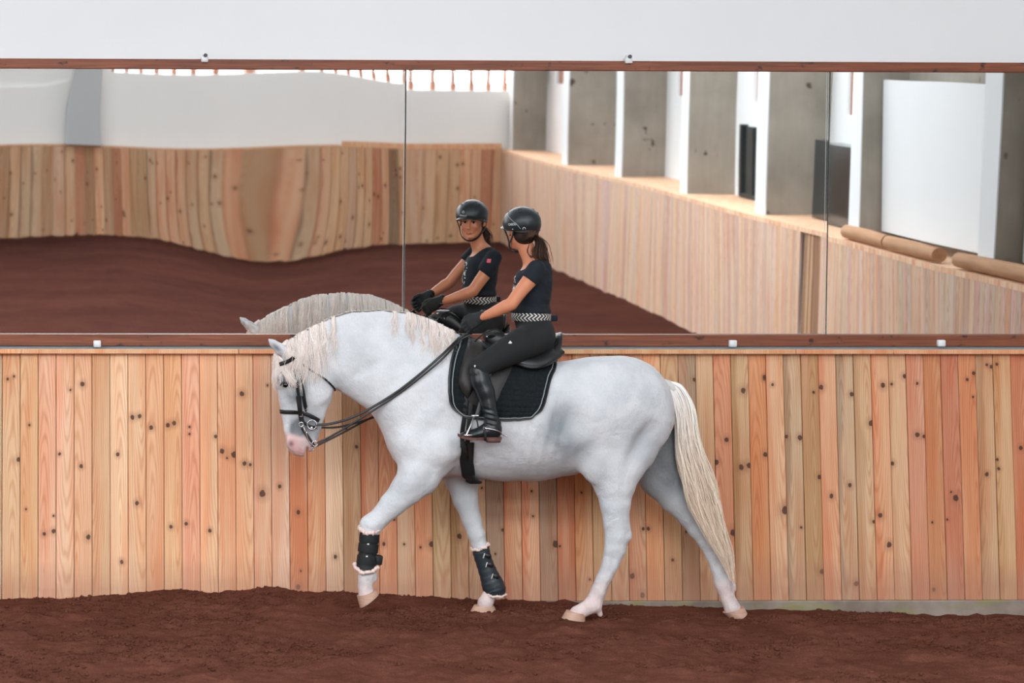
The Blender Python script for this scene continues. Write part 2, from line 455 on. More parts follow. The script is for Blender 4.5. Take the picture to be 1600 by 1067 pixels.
def m_plank(name, gain=1.0, knots=True, stain=True, contrast=1.0):
    """sawn board: tint from the object's own colour, grain along z, knots from the board's own list"""
    t = NT(name, .62, 0, .3)
    oi = t.n('ShaderNodeObjectInfo'); tc = t.n('ShaderNodeTexCoord')
    add = t.n('ShaderNodeVectorMath', operation='MULTIPLY_ADD')
    cmb = t.n('ShaderNodeCombineXYZ'); 
    for i in range(3): t.l(oi.outputs['Random'], cmb.inputs[i])
    add.inputs[1].default_value = (1, 1, 1); t.l(tc.outputs['Object'], add.inputs[0])
    mul = t.n('ShaderNodeVectorMath', operation='SCALE'); mul.inputs['Scale'].default_value = 37.0
    t.l(cmb.outputs[0], mul.inputs[0]); t.l(mul.outputs[0], add.inputs[2]); base = add.outputs[0]
    def mp(sc):
        m = t.n('ShaderNodeMapping'); m.inputs['Scale'].default_value = sc; t.l(base, m.inputs['Vector']); return m.outputs[0]
    # growth rings: distance-like field stretched along z, warped
    wob = t.noise(mp((6, 6, 1.1)), 1.6, 3, .55)
    so = t.n('ShaderNodeSeparateXYZ'); t.l(tc.outputs['Object'], so.inputs[0])
    rnd = oi.outputs['Random']; r2 = t.math('FRACT', t.math('MULTIPLY', rnd, 17.3)); r3 = t.math('FRACT', t.math('MULTIPLY', rnd, 91.7))
    xx = t.math('SUBTRACT', so.outputs[0], t.math('MULTIPLY_ADD', r2, .13, -.01))
    zz = t.math('MULTIPLY', t.math('SUBTRACT', so.outputs[2], t.math('MULTIPLY', r3, 1.7)), .055)
    rr = t.math('SQRT', t.math('ADD', t.math('MULTIPLY', xx, xx), t.math('MULTIPLY', zz, zz)))
    rr = t.math('ADD', rr, t.math('MULTIPLY', wob, .035))
    ring = t.math('MULTIPLY_ADD', t.math('SINE', t.math('MULTIPLY', rr, 620)), .5, .5)
    ring = t.math('MULTIPLY', ring, ring)
    # paler sapwood along one edge, its line wandering up the board
    sap = t.math('ADD', t.math('MULTIPLY', so.outputs[0], t.math('SUBTRACT', t.math('MULTIPLY', t.math('GREATER_THAN', r3, .5), 2.0), 1.0)), t.math('MULTIPLY_ADD', t.noise(mp((3, 3, 1.3)), 1, 2), .16, -.10))
    fine = t.noise(mp((160, 160, 3)), 1, 3, .6)
    broad = t.noise(mp((14, 14, .9)), 1, 2)
    c = oi.outputs['Color']
    c = t.mix(t.math('MULTIPLY', t.ramp(sap, .0, .02), .5*contrast), c, lin((206, 172, 140)))
    c = t.mix(t.math('MULTIPLY', ring, .38*contrast), c, lin((206, 152, 116)), 'MULTIPLY')
    c = t.mix(t.math('MULTIPLY', t.ramp(fine, .35, .75), .3*contrast), c, lin((200, 156, 124)), 'MULTIPLY')
    c = t.mix(t.math('MULTIPLY', t.ramp(broad, .42, .66), .45*contrast), c, lin((240, 176, 132)), 'MULTIPLY')
    c = t.mix(1.0, c, (1.34, 1.46, 1.47), 'MULTIPLY')
    pale = t.noise(mp((9, 9, .5)), 1.3, 2); c = t.mix(t.math('MULTIPLY', t.ramp(pale, .56, .72), .3), c, lin((222, 180, 150)))
    if knots:
        sp = t.n('ShaderNodeSeparateXYZ'); t.l(tc.outputs['Object'], sp.inputs[0])
        nz = t.noise(mp((60, 60, 60)), 1, 2)
        for key in ('knot_a', 'knot_b', 'knot_c'):
            at = t.n('ShaderNodeAttribute', attribute_type='OBJECT', attribute_name=key)
            ks = t.n('ShaderNodeSeparateXYZ'); t.l(at.outputs['Vector'], ks.inputs[0])
            dx = t.math('SUBTRACT', sp.outputs[0], ks.outputs[0]); dz = t.math('SUBTRACT', sp.outputs[2], ks.outputs[1])
            dz = t.math('MULTIPLY', dz, .85)
            d = t.math('SQRT', t.math('ADD', t.math('MULTIPLY', dx, dx), t.math('MULTIPLY', dz, dz)))
            d = t.math('ADD', t.math('DIVIDE', d, t.math('ADD', ks.outputs[2], .0001)), t.math('MULTIPLY_ADD', nz, .7, -.35))
            halo = t.ramp(t.math('MULTIPLY', d, .25), .25, .75, (1, 1, 1), (0, 0, 0)); core = t.ramp(d, .78, 1.0, (1, 1, 1), (0, 0, 0))
            c = t.mix(t.math('MULTIPLY', halo, .36), c, lin((140, 90, 60)))
            c = t.mix(t.math('MULTIPLY', core, .88), c, lin((66, 40, 30)))
    if stain:
        g = t.n('ShaderNodeNewGeometry'); gs = t.n('ShaderNodeSeparateXYZ'); t.l(g.outputs['Position'], gs.inputs[0])
        nn = t.noise(t.wvec((1.2, 1.2, 3)), 3, 3)
        z = t.math('ADD', gs.outputs[2], t.math('MULTIPLY', nn, .16))
        c = t.mix(t.math('MULTIPLY', t.ramp(z, .16, .36, (1, 1, 1), (0, 0, 0)), .5), c, lin((168, 122, 102)))
    t.col(c); t.bump(t.math('ADD', fine, t.math('MULTIPLY', ring, .3)), .25, .002)
    return t.m
M['plank'] = m_plank('pine_board')
M['plank_far'] = m_plank('pine_board_far', stain=False)
M['plank_pale'] = m_plank('window_lit_pine_board', stain=False, contrast=1.1, knots=False)  # side boards, toned paler to carry the window light on them

def m_rail():
    t = NT('brown_stained_rail', .5, 0, .4)
    v = t.wvec((1.2, 30, 40)); n = t.noise(v, 1.5, 5, .65, .8)
    c = t.mix(t.ramp(n, .3, .7), lin((92, 48, 32)), lin((146, 84, 56)))
    k = t.noise(t.wvec((9, 9, 14)), 1.4, 3); c = t.mix(t.ramp(k, .62, .72), c, lin((58, 32, 24)))
    t.col(c); t.bump(n, .2, .003); return t.m
M['rail'] = m_rail()
def m_log():
    t = NT('peeled_log', .8, 0, .2); n = t.noise(t.wvec((12, 1.2, 12)), 2, 4)
    t.col(t.mix(n, lin((150, 108, 78)), lin((206, 164, 128)))); return t.m
M['log'] = m_log()

def m_sand():
    t = NT('red_brown_sand', 1.0, 0, 0.0); v = t.wvec()
    a = t.noise(v, 2.2, 5, .6); b = t.noise(v, 120, 3, .7); d = t.noise(t.wvec((1, 2.2, 1)), 7, 4, .6)
    c = t.mix(t.ramp(a, .3, .7), lin((102, 62, 50)), lin((130, 83, 68)))
    c = t.mix(t.math('MULTIPLY', t.ramp(d, .35, .65), .5), c, lin((92, 56, 45)))
    # arena middle painted darker to offset the stronger light there, with raked bands
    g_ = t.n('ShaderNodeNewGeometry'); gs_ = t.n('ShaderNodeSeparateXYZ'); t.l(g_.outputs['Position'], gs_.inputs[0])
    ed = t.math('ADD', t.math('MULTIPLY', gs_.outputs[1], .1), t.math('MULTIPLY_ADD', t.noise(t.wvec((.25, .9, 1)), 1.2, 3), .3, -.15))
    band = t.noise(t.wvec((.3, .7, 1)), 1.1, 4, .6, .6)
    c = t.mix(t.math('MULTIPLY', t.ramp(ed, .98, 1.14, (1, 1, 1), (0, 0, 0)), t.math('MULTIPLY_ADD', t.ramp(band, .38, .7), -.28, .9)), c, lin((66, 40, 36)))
    c = t.mix(t.ramp(b, .2, .6), t.mix(.5, c, (0.02, .01, .008)), c)
    sp = t.n('ShaderNodeTexVoronoi'); sp.inputs['Scale'].default_value = 90; t.l(v, sp.inputs['Vector'])
    c = t.mix(t.ramp(sp.outputs['Distance'], .06, .16, (1, 1, 1), (0, 0, 0)), c, lin((150, 104, 88)))
    t.col(c); t.bump(t.math('ADD', b, t.math('MULTIPLY', t.noise(v, 38, 4, .7), 1.6)), .9, .008); return t.m
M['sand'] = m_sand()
def m_mirror():
    t = NT('mirror_glass', .012, 1); t.col((.87, .885, .88)); return t.m
M['mirror'] = m_mirror()
M['winframe'] = plain('varnished_window_bars', (165, 110, 84), .5)

def m_coat():
    t = NT('grey_horse_coat', .62, 0, .35)
    a = t.n('ShaderNodeAttribute', attribute_name='Col'); v = t.wvec()
    n = t.noise(v, 7, 4, .6); c = t.mix(t.math('MULTIPLY', t.ramp(n, .42, .72), .34), a.outputs['Color'], lin((168, 176, 182)))
    hs = t.noise(t.wvec((30, 30, 9)), 6, 4, .7); c = t.mix(t.math('MULTIPLY', t.ramp(hs, .45, .8), .3), c, lin((160, 168, 174)))
    vo = t.n('ShaderNodeTexVoronoi'); vo.inputs['Scale'].default_value = 95; t.l(v, vo.inputs['Vector'])
    dn = t.noise(v, 3.5, 2); f = t.math('MULTIPLY', t.ramp(vo.outputs['Distance'], .1, .2, (1, 1, 1), (0, 0, 0)), t.ramp(dn, .5, .62))
    c = t.mix(t.math('MULTIPLY', f, .55), c, lin((120, 104, 98)))
    t.col(c); h = t.noise(t.wvec((1, 1, .4)), 160, 3); 
    t.bump(t.math('ADD', h, t.math('MULTIPLY', t.noise(v, 14, 4, .6), 4)), .6, .004)
    t.b.inputs['Sheen Weight'].default_value = .15
    return t.m
M['coat'] = m_coat()
def m_hair(name, a, b, rough=.6):
    t = NT(name, rough, 0, .3); at = t.n('ShaderNodeAttribute', attribute_name='Col'); t.col(at.outputs['Color'])
    if a:
        tr = t.n('ShaderNodeBsdfTranslucent'); t.l(at.outputs['Color'], tr.inputs['Color']); mx = t.n('ShaderNodeMixShader'); mx.inputs[0].default_value = .45
        out = [n for n in t.t.nodes if n.type == 'OUTPUT_MATERIAL'][0]; t.l(t.b.outputs[0], mx.inputs[1]); t.l(tr.outputs[0], mx.inputs[2]); t.l(mx.outputs[0], out.inputs['Surface'])
    return t.m
M['hair'] = m_hair('hair', 0, 0); M['horsehair'] = m_hair('pale_horse_hair', 0, 0)
def m_hoof():
    t = NT('pale_hoof_horn', .55); n = t.noise(t.wvec((6, 6, 60)), 2, 3)
    t.col(t.mix(n, lin((170, 128, 108)), lin((214, 180, 160)))); return t.m
M['hoof'] = m_hoof()
M['hoofsole'] = plain('dark_hoof_sole', (60, 46, 42), .8)
def m_skin():
    t = NT('skin', .5, 0, .4); at = t.n('ShaderNodeAttribute', attribute_name='Col')
    t.b.inputs['Subsurface Weight'].default_value = .05; t.col(at.outputs['Color']); return t.m
M['skin'] = m_skin()
def m_pad():
    t = NT('quilted_pad_cloth', .9, 0, .2); v = t.wvec()
    t.col(t.mix(t.noise(v, 60, 2), lin((16, 22, 25)), lin((30, 37, 40)))); t.bump(t.noise(v, 300, 2), .3, .002); return t.m
M['pad'] = m_pad()
def m_belt():
    t = NT('braided_black_white_belt', .6); v = t.vec('UV', (30, 2.6, 1))
    s = t.n('ShaderNodeSeparateXYZ'); t.l(v, s.inputs[0])
    zig = t.math('ADD', t.math('MULTIPLY', s.outputs[0], 1), t.math('PINGPONG', s.outputs[1], 1.0))
    w_ = t.math('PINGPONG', zig, .5); f = t.math('GREATER_THAN', w_, .3)
    t.col(t.mix(f, lin((24, 26, 28)), lin((215, 215, 210)))); return t.m
M['belt'] = m_belt()

# ---------------- setting
YM = 15.25                      # mirror / front wall plane
YCT, YCB = 15.03, 14.90         # board fronts, top and bottom
YV = 41.5                       # depth of the opposite wall as seen in the mirror
YB = 2*YM - YV                  # opposite wall (behind the camera)
def side_x(y):                  # kick-wall line on the right
    return 8.40 - .016*(YV - (2*YM - y))
ZK = 1.57                       # kick wall height
XL, XR = -13.0, 9.6

def structure(name, mb, mat, **k):
    o = mb.build(name, mat, smooth=False); tag(o, kind='structure', **k); return o

# front wall: plaster above and behind everything; boards below are its parts
b = MB(); b.box(XL, XR, YM+.03, YM+.3, -.4, 8.0)
wall = structure('wall_front', b, M['plaster'], label='white plastered wall above and behind the long mirror')
# ledge between the boards and the mirror
zt = P(800, 546, YCT)[2]
b = MB(); b.box(XL, XR, YCT+.03, YM+.02, zt-.06, zt-.004); b.box(XL, XR, YM-.03, YM+.03, zt-.02, zt+.05); b.build('ledge', M['ledge'], wall, smooth=False)
b = MB(); b.box(XL, XR, YCB-.012, YM+.02, -.45, P(1200, 938, YCB)[2]-.001, .008)
b.build('plinth', M['plinth'], wall, smooth=False)['label'] = 'mossy concrete plinth under the boards'
# cap strip on the boards, in lengths
z0 = P(800, 552.5, YCT-.03)[2]
xs = [-4.0, P(-300, 550, YCT)[0], P(372, 550, YCT)[0], P(812, 550, YCT)[0], P(1240, 550, YCT)[0], P(1392, 550, YCT)[0], 6.8]
for i in range(len(xs)-1):
    b = MB(); b.box(xs[i]+.002, xs[i+1]-.002, -.05, .03, -.013, .014, .003)
    o = b.build('cap_strip', M['plank'], wall, smooth=False)
    o.matrix_parent_inverse = Matrix.Identity(4); o.location = (0, YCT, (zt+z0)/2)
    o.color = (*lin([(214, 160, 118), (220, 158, 116), (206, 146, 106), (196, 142, 98), (200, 128, 92), (206, 134, 96)][i]), 1)
# boards: (tint, [knots as px,py,r px])
T = {'p': (219, 180, 152), 'o': (212, 154, 118), 'O': (196, 136, 98), 'b': (184, 144, 110), 'g': (160, 132, 108), 'r': (198, 138, 108), 'y': (196, 156, 118)}
tints = list('poppyyppoyOopOopoOpbOopoybbgOogroybrobgyobOogbOgbObrOrObyrOrObOrbg')
lefttop = [4 + 28.07*k - .0042*k*k*1.9 for k in range(-8, 62)]
kn = [(12, 592, 2.4), (22, 588, 2), (31, 718, 3.6), (20, 871, 4), (46, 664, 2), (110, 609, 2), (129, 600, 3.6), (93, 709, 2.5), (69, 834, 3), (84, 830, 3.5),
      (127, 728, 3), (138, 839, 4), (184, 710, 3), (207, 652, 3.5), (218, 650, 3.2), (214, 786, 3.4), (190, 878, 3), (236, 668, 3.5), (272, 661, 3.6), (262, 664, 3.5),
      (267, 823, 3), (275, 820, 2.6), (296, 667, 2), (296, 678, 2), (291, 818, 3), (337, 682, 3), (328, 829, 3), (367, 710, 5), (347, 705, 4), (378, 615, 4), (382, 724, 3.5),
      (391, 726, 2.5), (380, 826, 3), (410, 771, 5.4), (437, 760, 3), (466, 800, 3.5), (557, 698, 3), (616, 812, 2), (675, 850, 4.4), (718, 838, 4.2), (657, 855, 2), (600, 850, 3), (788, 828, 2.6), (466, 917, 4),
      (524, 870, 3), (873, 850, 5.6), (1005, 826, 2.8), (1013, 826, 2.8), (988, 900, 4.5), (1051, 875, 2.4), (1004, 930, 4), (957, 780, 2.6), (937, 720, 3),
      (1087, 593, 3), (1161, 610, 4.4), (1195, 592, 3), (1135, 687, 3.6), (1158, 730, 4.4), (1172, 727, 4.4), (1196, 710, 4), (1119, 722, 4), (1148, 832, 5), (1165, 857, 2.4), (1164, 872, 2.4), (1171, 872, 2.4),
      (1195, 589, 3.2), (1207, 601, 2.4), (1196, 709, 3.6), (1191, 726, 3), (1229, 682, 3), (1228, 797, 6.4), (1250, 684, 4), (1252, 824, 2), (1283, 605, 4), (1271, 613, 2.4), (1280, 745, 3.4), (1285, 893, 4.4),
      (1331, 616, 3.6), (1361, 661, 4.4), (1299, 775, 3.6), (1328, 758, 3.4), (1338, 912, 4), (1365, 815, 2.8), (1375, 805, 4), (1394, 724, 3.2), (1389, 851, 4.2), (1379, 602, 4), (1393, 600, 2.4), (1415, 588, 3.4), (1419, 719, 3.4), (1414, 848, 3),
      (1433, 599, 2.4), (1433, 679, 4), (1445, 682, 2.6), (1449, 795, 4), (1445, 921, 3), (1459, 921, 3), (1493, 778, 5), (1521, 583, 3), (1511, 593, 2.6), (1520, 620, 2), (1542, 570, 2.4), (1549, 573, 3), (1557, 569, 2.6),
      (1558, 718, 2.4), (1542, 741, 3.4), (1560, 732, 2.8), (1521, 798, 3.6), (1583, 774, 4.6), (1559, 887, 5), (1595, 700, 3.4)]
zb = P(1200, 938, YCB)[2]
lean = math.atan2(YCT-YCB, zt-zb)
hb = z0 - zb + .0
for i in range(len(lefttop)-1):
    a = P(lefttop[i], 553, YCT)[0]; c_ = P(lefttop[i+1], 553, YCT)[0]; wd = c_-a-.003
    b = MB(); b.box(0, wd, 0, .024, 0, hb/math.cos(lean)+.006, .0022)
    o = b.build('plank', M['plank'], wall, smooth=False)
    o.matrix_parent_inverse = Matrix.Identity(4)
    o.location = (a, YCB + random.uniform(-.003, .003), zb); o.rotation_euler = (-lean, 0, 0)
    k = (i-8) % len(tints); tc = np.array(T[tints[k]], float)
    if 0 <= i-8 < 15: tc = tc*.4 + np.array((220, 172, 140))*.6
    tc = tc*(.965 if k < 15 else .94)
    tc = tc + rng.uniform(-11, 8) + rng.uniform(-4, 4, 3)
    o.color = (*lin(np.clip(tc*1.02, 0, 255)), 1)
    mine = []
    for (kx, ky, kr) in kn:
        # board edges at this height
        f = (ky-553)/(938-553); L = lefttop[i] + f*(4+.0065*max(0, lefttop[i])); R = lefttop[i+1] + f*(4+.0065*max(0, lefttop[i+1]))
        if L <= kx < R:
            q = P(kx, ky, YCB + (YCT-YCB)*(1-f)); mine.append((min(max(q[0]-a, .008), wd-.008), (q[2]-zb)/math.cos(lean), kr/250*.95))
    while len(mine) < 3: mine.append((random.uniform(.01, .1), random.uniform(.05, 1.4), random.choice((0.0, .0, .007))))
    for key, mk in zip(('knot_a', 'knot_b', 'knot_c'), mine[:3]): o[key] = [float(x) for x in mk]

# mirror rails and clips
def rail(name, ytop, ybot, Y, label):
    za, zb_ = P(800, ytop, Y)[2], P(800, ybot, Y)[2]
    b = MB(); b.box(XL+5, XR-1, Y, YM+.03, zb_, za, .004)
    o = structure(name, b, M['rail'], label=label); return o, za, zb_
YRL = YM-.055
r1, zr1a, zr1b = rail('trim_1', 94.5, 110, YRL-.05, 'brown wooden rail along the top of the mirror')
r2, zr2a, zr2b = rail('trim_2', 523, 541, YRL, 'brown wooden rail along the bottom of the mirror')
for px, py in ((320, 91), (983, 93)):
    q = P(px, py, YRL-.07); b = MB(); b.box(q[0]-.022, q[0]+.022, q[1]-.004, q[1]+.07, q[2]-.024, q[2]+.012, .005)
    o = b.build('clip', M['clip'], r1); o['label'] = 'white mirror clip'
    b = MB(); b.tube([(q[0]+.004, q[1]-.012, q[2]+.018), (q[0]+.004, q[1]+.06, q[2]+.018)], .012, 12); b.build('bolt', M['bolt'], o)
    b = MB(); b.box(q[0]-.012, q[0]+.02, q[1]+.0, q[1]+.055, q[2]+.01, q[2]+.03, .003); b.build('bracket', M['clip'], o)
for px, py in ((152, 537.5), (1146, 537), (1472, 536.5)):
    q = P(px, py, YRL-.03); b = MB(); b.box(q[0]-.023, q[0]+.023, q[1]-.004, q[1]+.05, q[2]-.02, q[2]+.022, .005)
    o = b.build('clip', M['clip'], r2); o['label'] = 'white mirror clip'

# mirrors: real panes, each hung with its own tilt and slightly bowed
zlo, zhi = zr2a-.02, zr1b+.02
zlo_v, zhi_v = P(800, 522, YM)[2], P(800, 110, YM)[2]
def pane(px0, px1, tilt, yaw, warp, label):
    x0, x1 = P(px0, 300, YM)[0]+.002, P(px1, 300, YM)[0]-.002
    nx, nz = 90, 60; X = np.linspace(x0, x1, nx); Z = np.linspace(zlo, zhi, nz)
    XX, ZZ = np.meshgrid(X, Z, indexing='ij')
    px = PX0 + (px0-PX0) + (XX-x0)/(x1-x0)*(px1-px0); py = 522 - (ZZ-zlo_v)/(zhi_v-zlo_v)*(522-110)
    dz = Z[1]-Z[0]
    D = warp(px, py)                          # extra slope du/dz
    U = np.cumsum(D, axis=1)*dz
    Yv = YM - .004 - tilt*(ZZ-zlo) + yaw*(XX-x0) - U
    # keep pane in the rebate: never deeper than the wall plaster
    Yv += min(0, (YM+.012) - Yv.max())
    n = nx*nz; front = np.stack([XX, Yv, ZZ], -1).reshape(-1, 3); back = front + np.array([0, .006, 0])
    q = []
    I = np.arange(n).reshape(nx, nz); f = np.stack([I[:-1, :-1], I[1:, :-1], I[1:, 1:], I[:-1, 1:]], -1).reshape(-1, 4)
    rim = list(I[:, 0]) + list(I[-1, 1:]) + list(I[::-1, -1][1:]) + list(I[0, ::-1][1:-1])
    e = np.array([(rim[i], rim[(i+1) % len(rim)]) for i in range(len(rim))])
    # back sheet and edge use their own vertices so the front stays optically smooth
    v = np.vstack([front, back, front, back])
    q = np.vstack([f, f[:, ::-1]+n, np.stack([e[:, 0]+2*n, e[:, 0]+3*n, e[:, 1]+3*n, e[:, 1]+2*n], 1)])
    me = fastmesh('wall_mirror', v, q)
    me.materials.append(M['mirror']); me.materials.append(M['seam'])
    mi = np.zeros(len(q), np.int32); mi[len(f):] = 1; me.polygons.foreach_set('material_index', mi)
    o = link('wall_mirror', me); tag(o, label, 'mirror'); return o
def G(px, c, s): return np.exp(-((px-c)/s)**2)
def sm(x, a, b):
    t = np.clip((x-a)/(b-a), 0, 1); return t*t*(3-2*t)
TILT = .042
w1 = lambda x, y: -.0070*G(x, 430, 120)*sm(y, 260, 410)*(1-.4*sm(y, 420, 520)) + .0016*G(x, 190, 100)*sm(y, 300, 380) + .0007*np.sin(x/70.+.5) + .0055*(1-sm(y, 120, 215))*sm(x, 60, 160)*(1-.6*sm(x, 480, 630))
w2 = lambda x, y: .0003*np.sin(x/45.)*np.cos(y/120.)
w3 = lambda x, y: -.002 + .0012*G(x, 1480, 60)*(1-sm(y, 110, 200)) + .0005*np.sin(x/50.)
pane(-820, 630.5, TILT, 0, w1, 'left pane of the long wall mirror reflecting boards and dark sand')
pane(631.5, 1290, TILT, 0, w2, 'middle pane of the long wall mirror reflecting the rider and the hall corner')
pane(1291, 1765, TILT, 0, w3, 'right pane of the long wall mirror reflecting logs and white panels')

for i_, px_ in enumerate((631, 1290.5)):
    xa = P(px_, 300, YM-.06)[0]; b = MB()
    v_ = [(xa+dx, YM-.004-TILT*(z-zlo)-dy, z) for z in (zlo_v, zhi_v) for dx, dy in ((-.001, .0015), (.001, .0015), (.001, -.01), (-.001, -.01))]
    b.add(v_, [(0, 1, 5, 4), (1, 2, 6, 5), (2, 3, 7, 6), (3, 0, 4, 7), (0, 3, 2, 1), (4, 5, 6, 7)]); structure('trim_%d' % (i_+3), b, M['seam'], label='thin pale joint between two mirror panes')

# opposite wall (seen in the mirror) with window band
def vx(px): return (px-20)/FPX*YV      # x on the opposite wall for a column of the mirror picture
zk2 = ZK
ZW0, ZW1 = 2.58, 4.4
xc = side_x(YB)
b = MB(); b.box(XL, XR, YB-.35, YB-.05, -.4, ZW0); b.box(XL, XR, YB-.35, YB-.05, ZW1, 8.0)
ws = [(-1.5-2.2*3.0, 'x')]
wallb = structure('wall_back', b, M['plaster_far'], label='white wall of the far end with a window band')
# bars of the window band
xw = np.arange(XL, XR, .33)
for i, x in enumerate(xw):
    b = MB(); 
    if x < vx(168): b.box(x, x+.33, YB-.3, YB-.1, ZW0, ZW1); b.build('pier', M['plaster_far'], wallb, smooth=False)
    else: b.box(x, x+.085, YB-.25, YB-.13, ZW0, ZW1, .01); b.build('window_bar', M['winframe'], wallb, smooth=False)
b = MB(); b.box(vx(95), vx(162), YB-.051, YB+.25, ZK+.04, 6.5); b.build('pilaster', M['pilaster'], wallb, smooth=False)
b = MB(); b.box(XL, xc, YB, YB+.12, ZK, ZK+.035, .006); b.box(vx(498), xc, YB+.02, YB+.1, ZK+.035, ZK+.10, .006)
o = b.build('cap_strip', M['plank_far'], wallb, smooth=False); o.color = (*lin((190, 140, 104)), 1)
x = xc; i = 0
far_t = ['b', 'g', 'p', 'r', 'b', 'o', 'g', 'y', 'r', 'b']
b = MB(); b.box(0, .197, 0, .03, 0, ZK+.3, .003); pm = mesh('plank', b.v, b.f, False)
while x > -5.0:
    x -= .2; o = link('plank', pm, M['plank_far'], wallb); o.matrix_parent_inverse = Matrix.Identity(4)
    o.location = (x, YB+.08+random.uniform(0, .006), -.3)
    tc = np.array(T[far_t[random.randrange(10)]], float)*.84 + rng.uniform(-10, 10); o.color = (*lin(np.clip(tc, 0, 255)), 1)
    for key in ('knot_a', 'knot_b', 'knot_c'): o[key] = [random.uniform(.02, .18), random.uniform(.3, 1.8), random.choice((0., .014, .022))]

# right side wall: plaster behind concrete fins, kick boards in front
L_ = YM - YB; ang = math.atan2(.016, 1)          # boards run along this slanted line
def SW(off, y, z): return (side_x(y)+off, y, z)   # point at offset behind the board line
OUT = .78
b = MB()
wy = [YB-.3]; 
fins = [-10.6, -6.1, -3.0, .7, 4.0, 7.1, 10.45, 13.3]   # y of the fin faces
def slab(b, o0, o1, y0, y1, z0, z1, zs=None):
    v = [SW(o, y, z) for z in (z0, z1) for o, y in ((o0, y0), (o1, y0), (o1, y1), (o0, y1))]
    return b.add(v, [(3, 2, 1, 0), (4, 5, 6, 7), (0, 1, 5, 4), (1, 2, 6, 5), (2, 3, 7, 6), (3, 0, 4, 7)])
slab(b, OUT, OUT+.25, YB-.3, YM+.3, -.4, ZW0+.14); slab(b, OUT, OUT+.25, YB-.3, YM+.3, ZW1, 8.0)
for i, fy in enumerate(fins):       # solid wall parts next to the fins, windows between
    slab(b, OUT, OUT+.25, fy-.75, fy+.6, ZW0+.14, ZW1)
slab(b, OUT, OUT+.25, YB-.3, YB+.6, ZW0+.14, ZW1)
slab(b, OUT, OUT+.25, 7.3, YM+.3, ZW0+.14, ZW1)
wallr = structure('wall_right', b, M['plaster'], label='white side wall with grey concrete fins and windows')
for i, fy in enumerate(fins):
    b = MB(); slab(b, .16, OUT, fy-.32, fy, ZK-.02, 8.0); b.build('concrete_fin', M['concrete'], wallr, smooth=False)
    b = MB(); slab(b, .145, .158, fy-.34, fy-.0, ZK, 8.0); b.build('fin_edge', M['plaster'], wallr, smooth=False)
for i in range(len(fins)-1):
    y0, y1 = fins[i]+.6, fins[i+1]-.75
    if y1 > 6.8: break
    n = max(2, int((y1-y0)/.75))
    for k in range(n+1):
        yy = y0+(y1-y0)*k/n; b = MB(); slab(b, OUT+.06, OUT+.18, yy-.05, yy+.05, ZW0+.14, ZW1); b.build('window_bar', M['winframe'], wallr, smooth=False)
# ledge behind the boards
b = MB(); slab(b, .0, OUT, YB, YM, ZK-.05, ZK+.0); b.build('ledge', M['plank_pale'], wallr, smooth=False).color = (*lin((214, 182, 160)), 1)
# white boards hung between the nearest fins
for y0, y1 in ((7.13, 10.1), (10.48, 12.95), (13.33, 15.0)):
    b = MB(); slab(b, .38, .43, y0, y1, ZK+.1, 3.14); b.build('white_panel', M['plaster'], wallr, smooth=False)
b = MB(); slab(b, OUT-.12, OUT, 6.7, YM, 3.1, 3.7); b.build('lintel', M['concrete'], wallr, smooth=False)
# dark window unit / doors
b = MB(); slab(b, OUT-.05, OUT+.02, 1.2, 2.1, 1.62, 2.44); o = b.build('dark_window', M['dark'], wallr, smooth=False)
b = MB(); slab(b, OUT-.08, OUT+.02, 1.12, 2.18, 1.58, 1.63); slab(b, OUT-.08, OUT+.02, 1.12, 1.2, 1.6, 2.46); slab(b, OUT-.08, OUT+.02, 2.1, 2.18, 1.6, 2.46); slab(b, OUT-.08, OUT+.02, 1.6, 1.65, 1.6, 2.44); b.build('window_frame', M['darkmetal'], wallr, smooth=False)
b = MB(); slab(b, OUT-.3, OUT-.02, 4.5, 5.95, ZK+.01, 2.42); b.build('dark_cabinet', M['dark'], wallr, smooth=False)
# boards: one gate stands back at y 8.35..9.1
b = MB(); b.box(0, .108, 0, .026, 0, ZK+.3, .002); pm2 = mesh('plank', b.v, b.f, False)
y = YB+.1; cy = math.cos(ang)
while y < YM-.2:
    gate = 5.75 < y < 6.35
    o = link('plank', pm2, M['plank_far'] if gate else M['plank_pale'], wallr); o.matrix_parent_inverse = Matrix.Identity(4)
    q = SW(.0 if not gate else .02, y, -.3); o.location = (q[0], q[1]+.11, q[2])
    o.rotation_euler = (0, math.radians(2.5 if not gate else 0), -pi/2 + ang)
    if gate: tc = np.array((128, 96, 72.)) + rng.uniform(-8, 8)
    else: tc = np.array((184, 160, 146.)) + rng.uniform(-9, 9) + rng.uniform(-4, 4, 3)  # window light put into the paler board tint
    o.color = (*lin(np.clip(tc, 0, 255)), 1); y += .111
    for key in ('knot_a', 'knot_b', 'knot_c'): o[key] = [random.uniform(.02, .1), random.uniform(.3, 1.8), 0.0]
# logs on the ledge
for y0, y1, of, lb in ((6.9, 8.15, .08, 'peeled round log on the ledge, farthest of those in the mirror'), (8.2, 9.45, .08, 'peeled round log on the ledge, its dark sawn end showing in the mirror'), (9.9, 12.3, .08, 'peeled round log on the ledge, nearest the mirror')):
    b = MB(); b.tube([SW(of, y0, ZK+.075), SW(of+.01, (y0+y1)/2, ZK+.078), SW(of, y1, ZK+.075)], [.066, .07, .064], 16)
    o = b.build('log', M['log']); tag(o, lb, 'log')

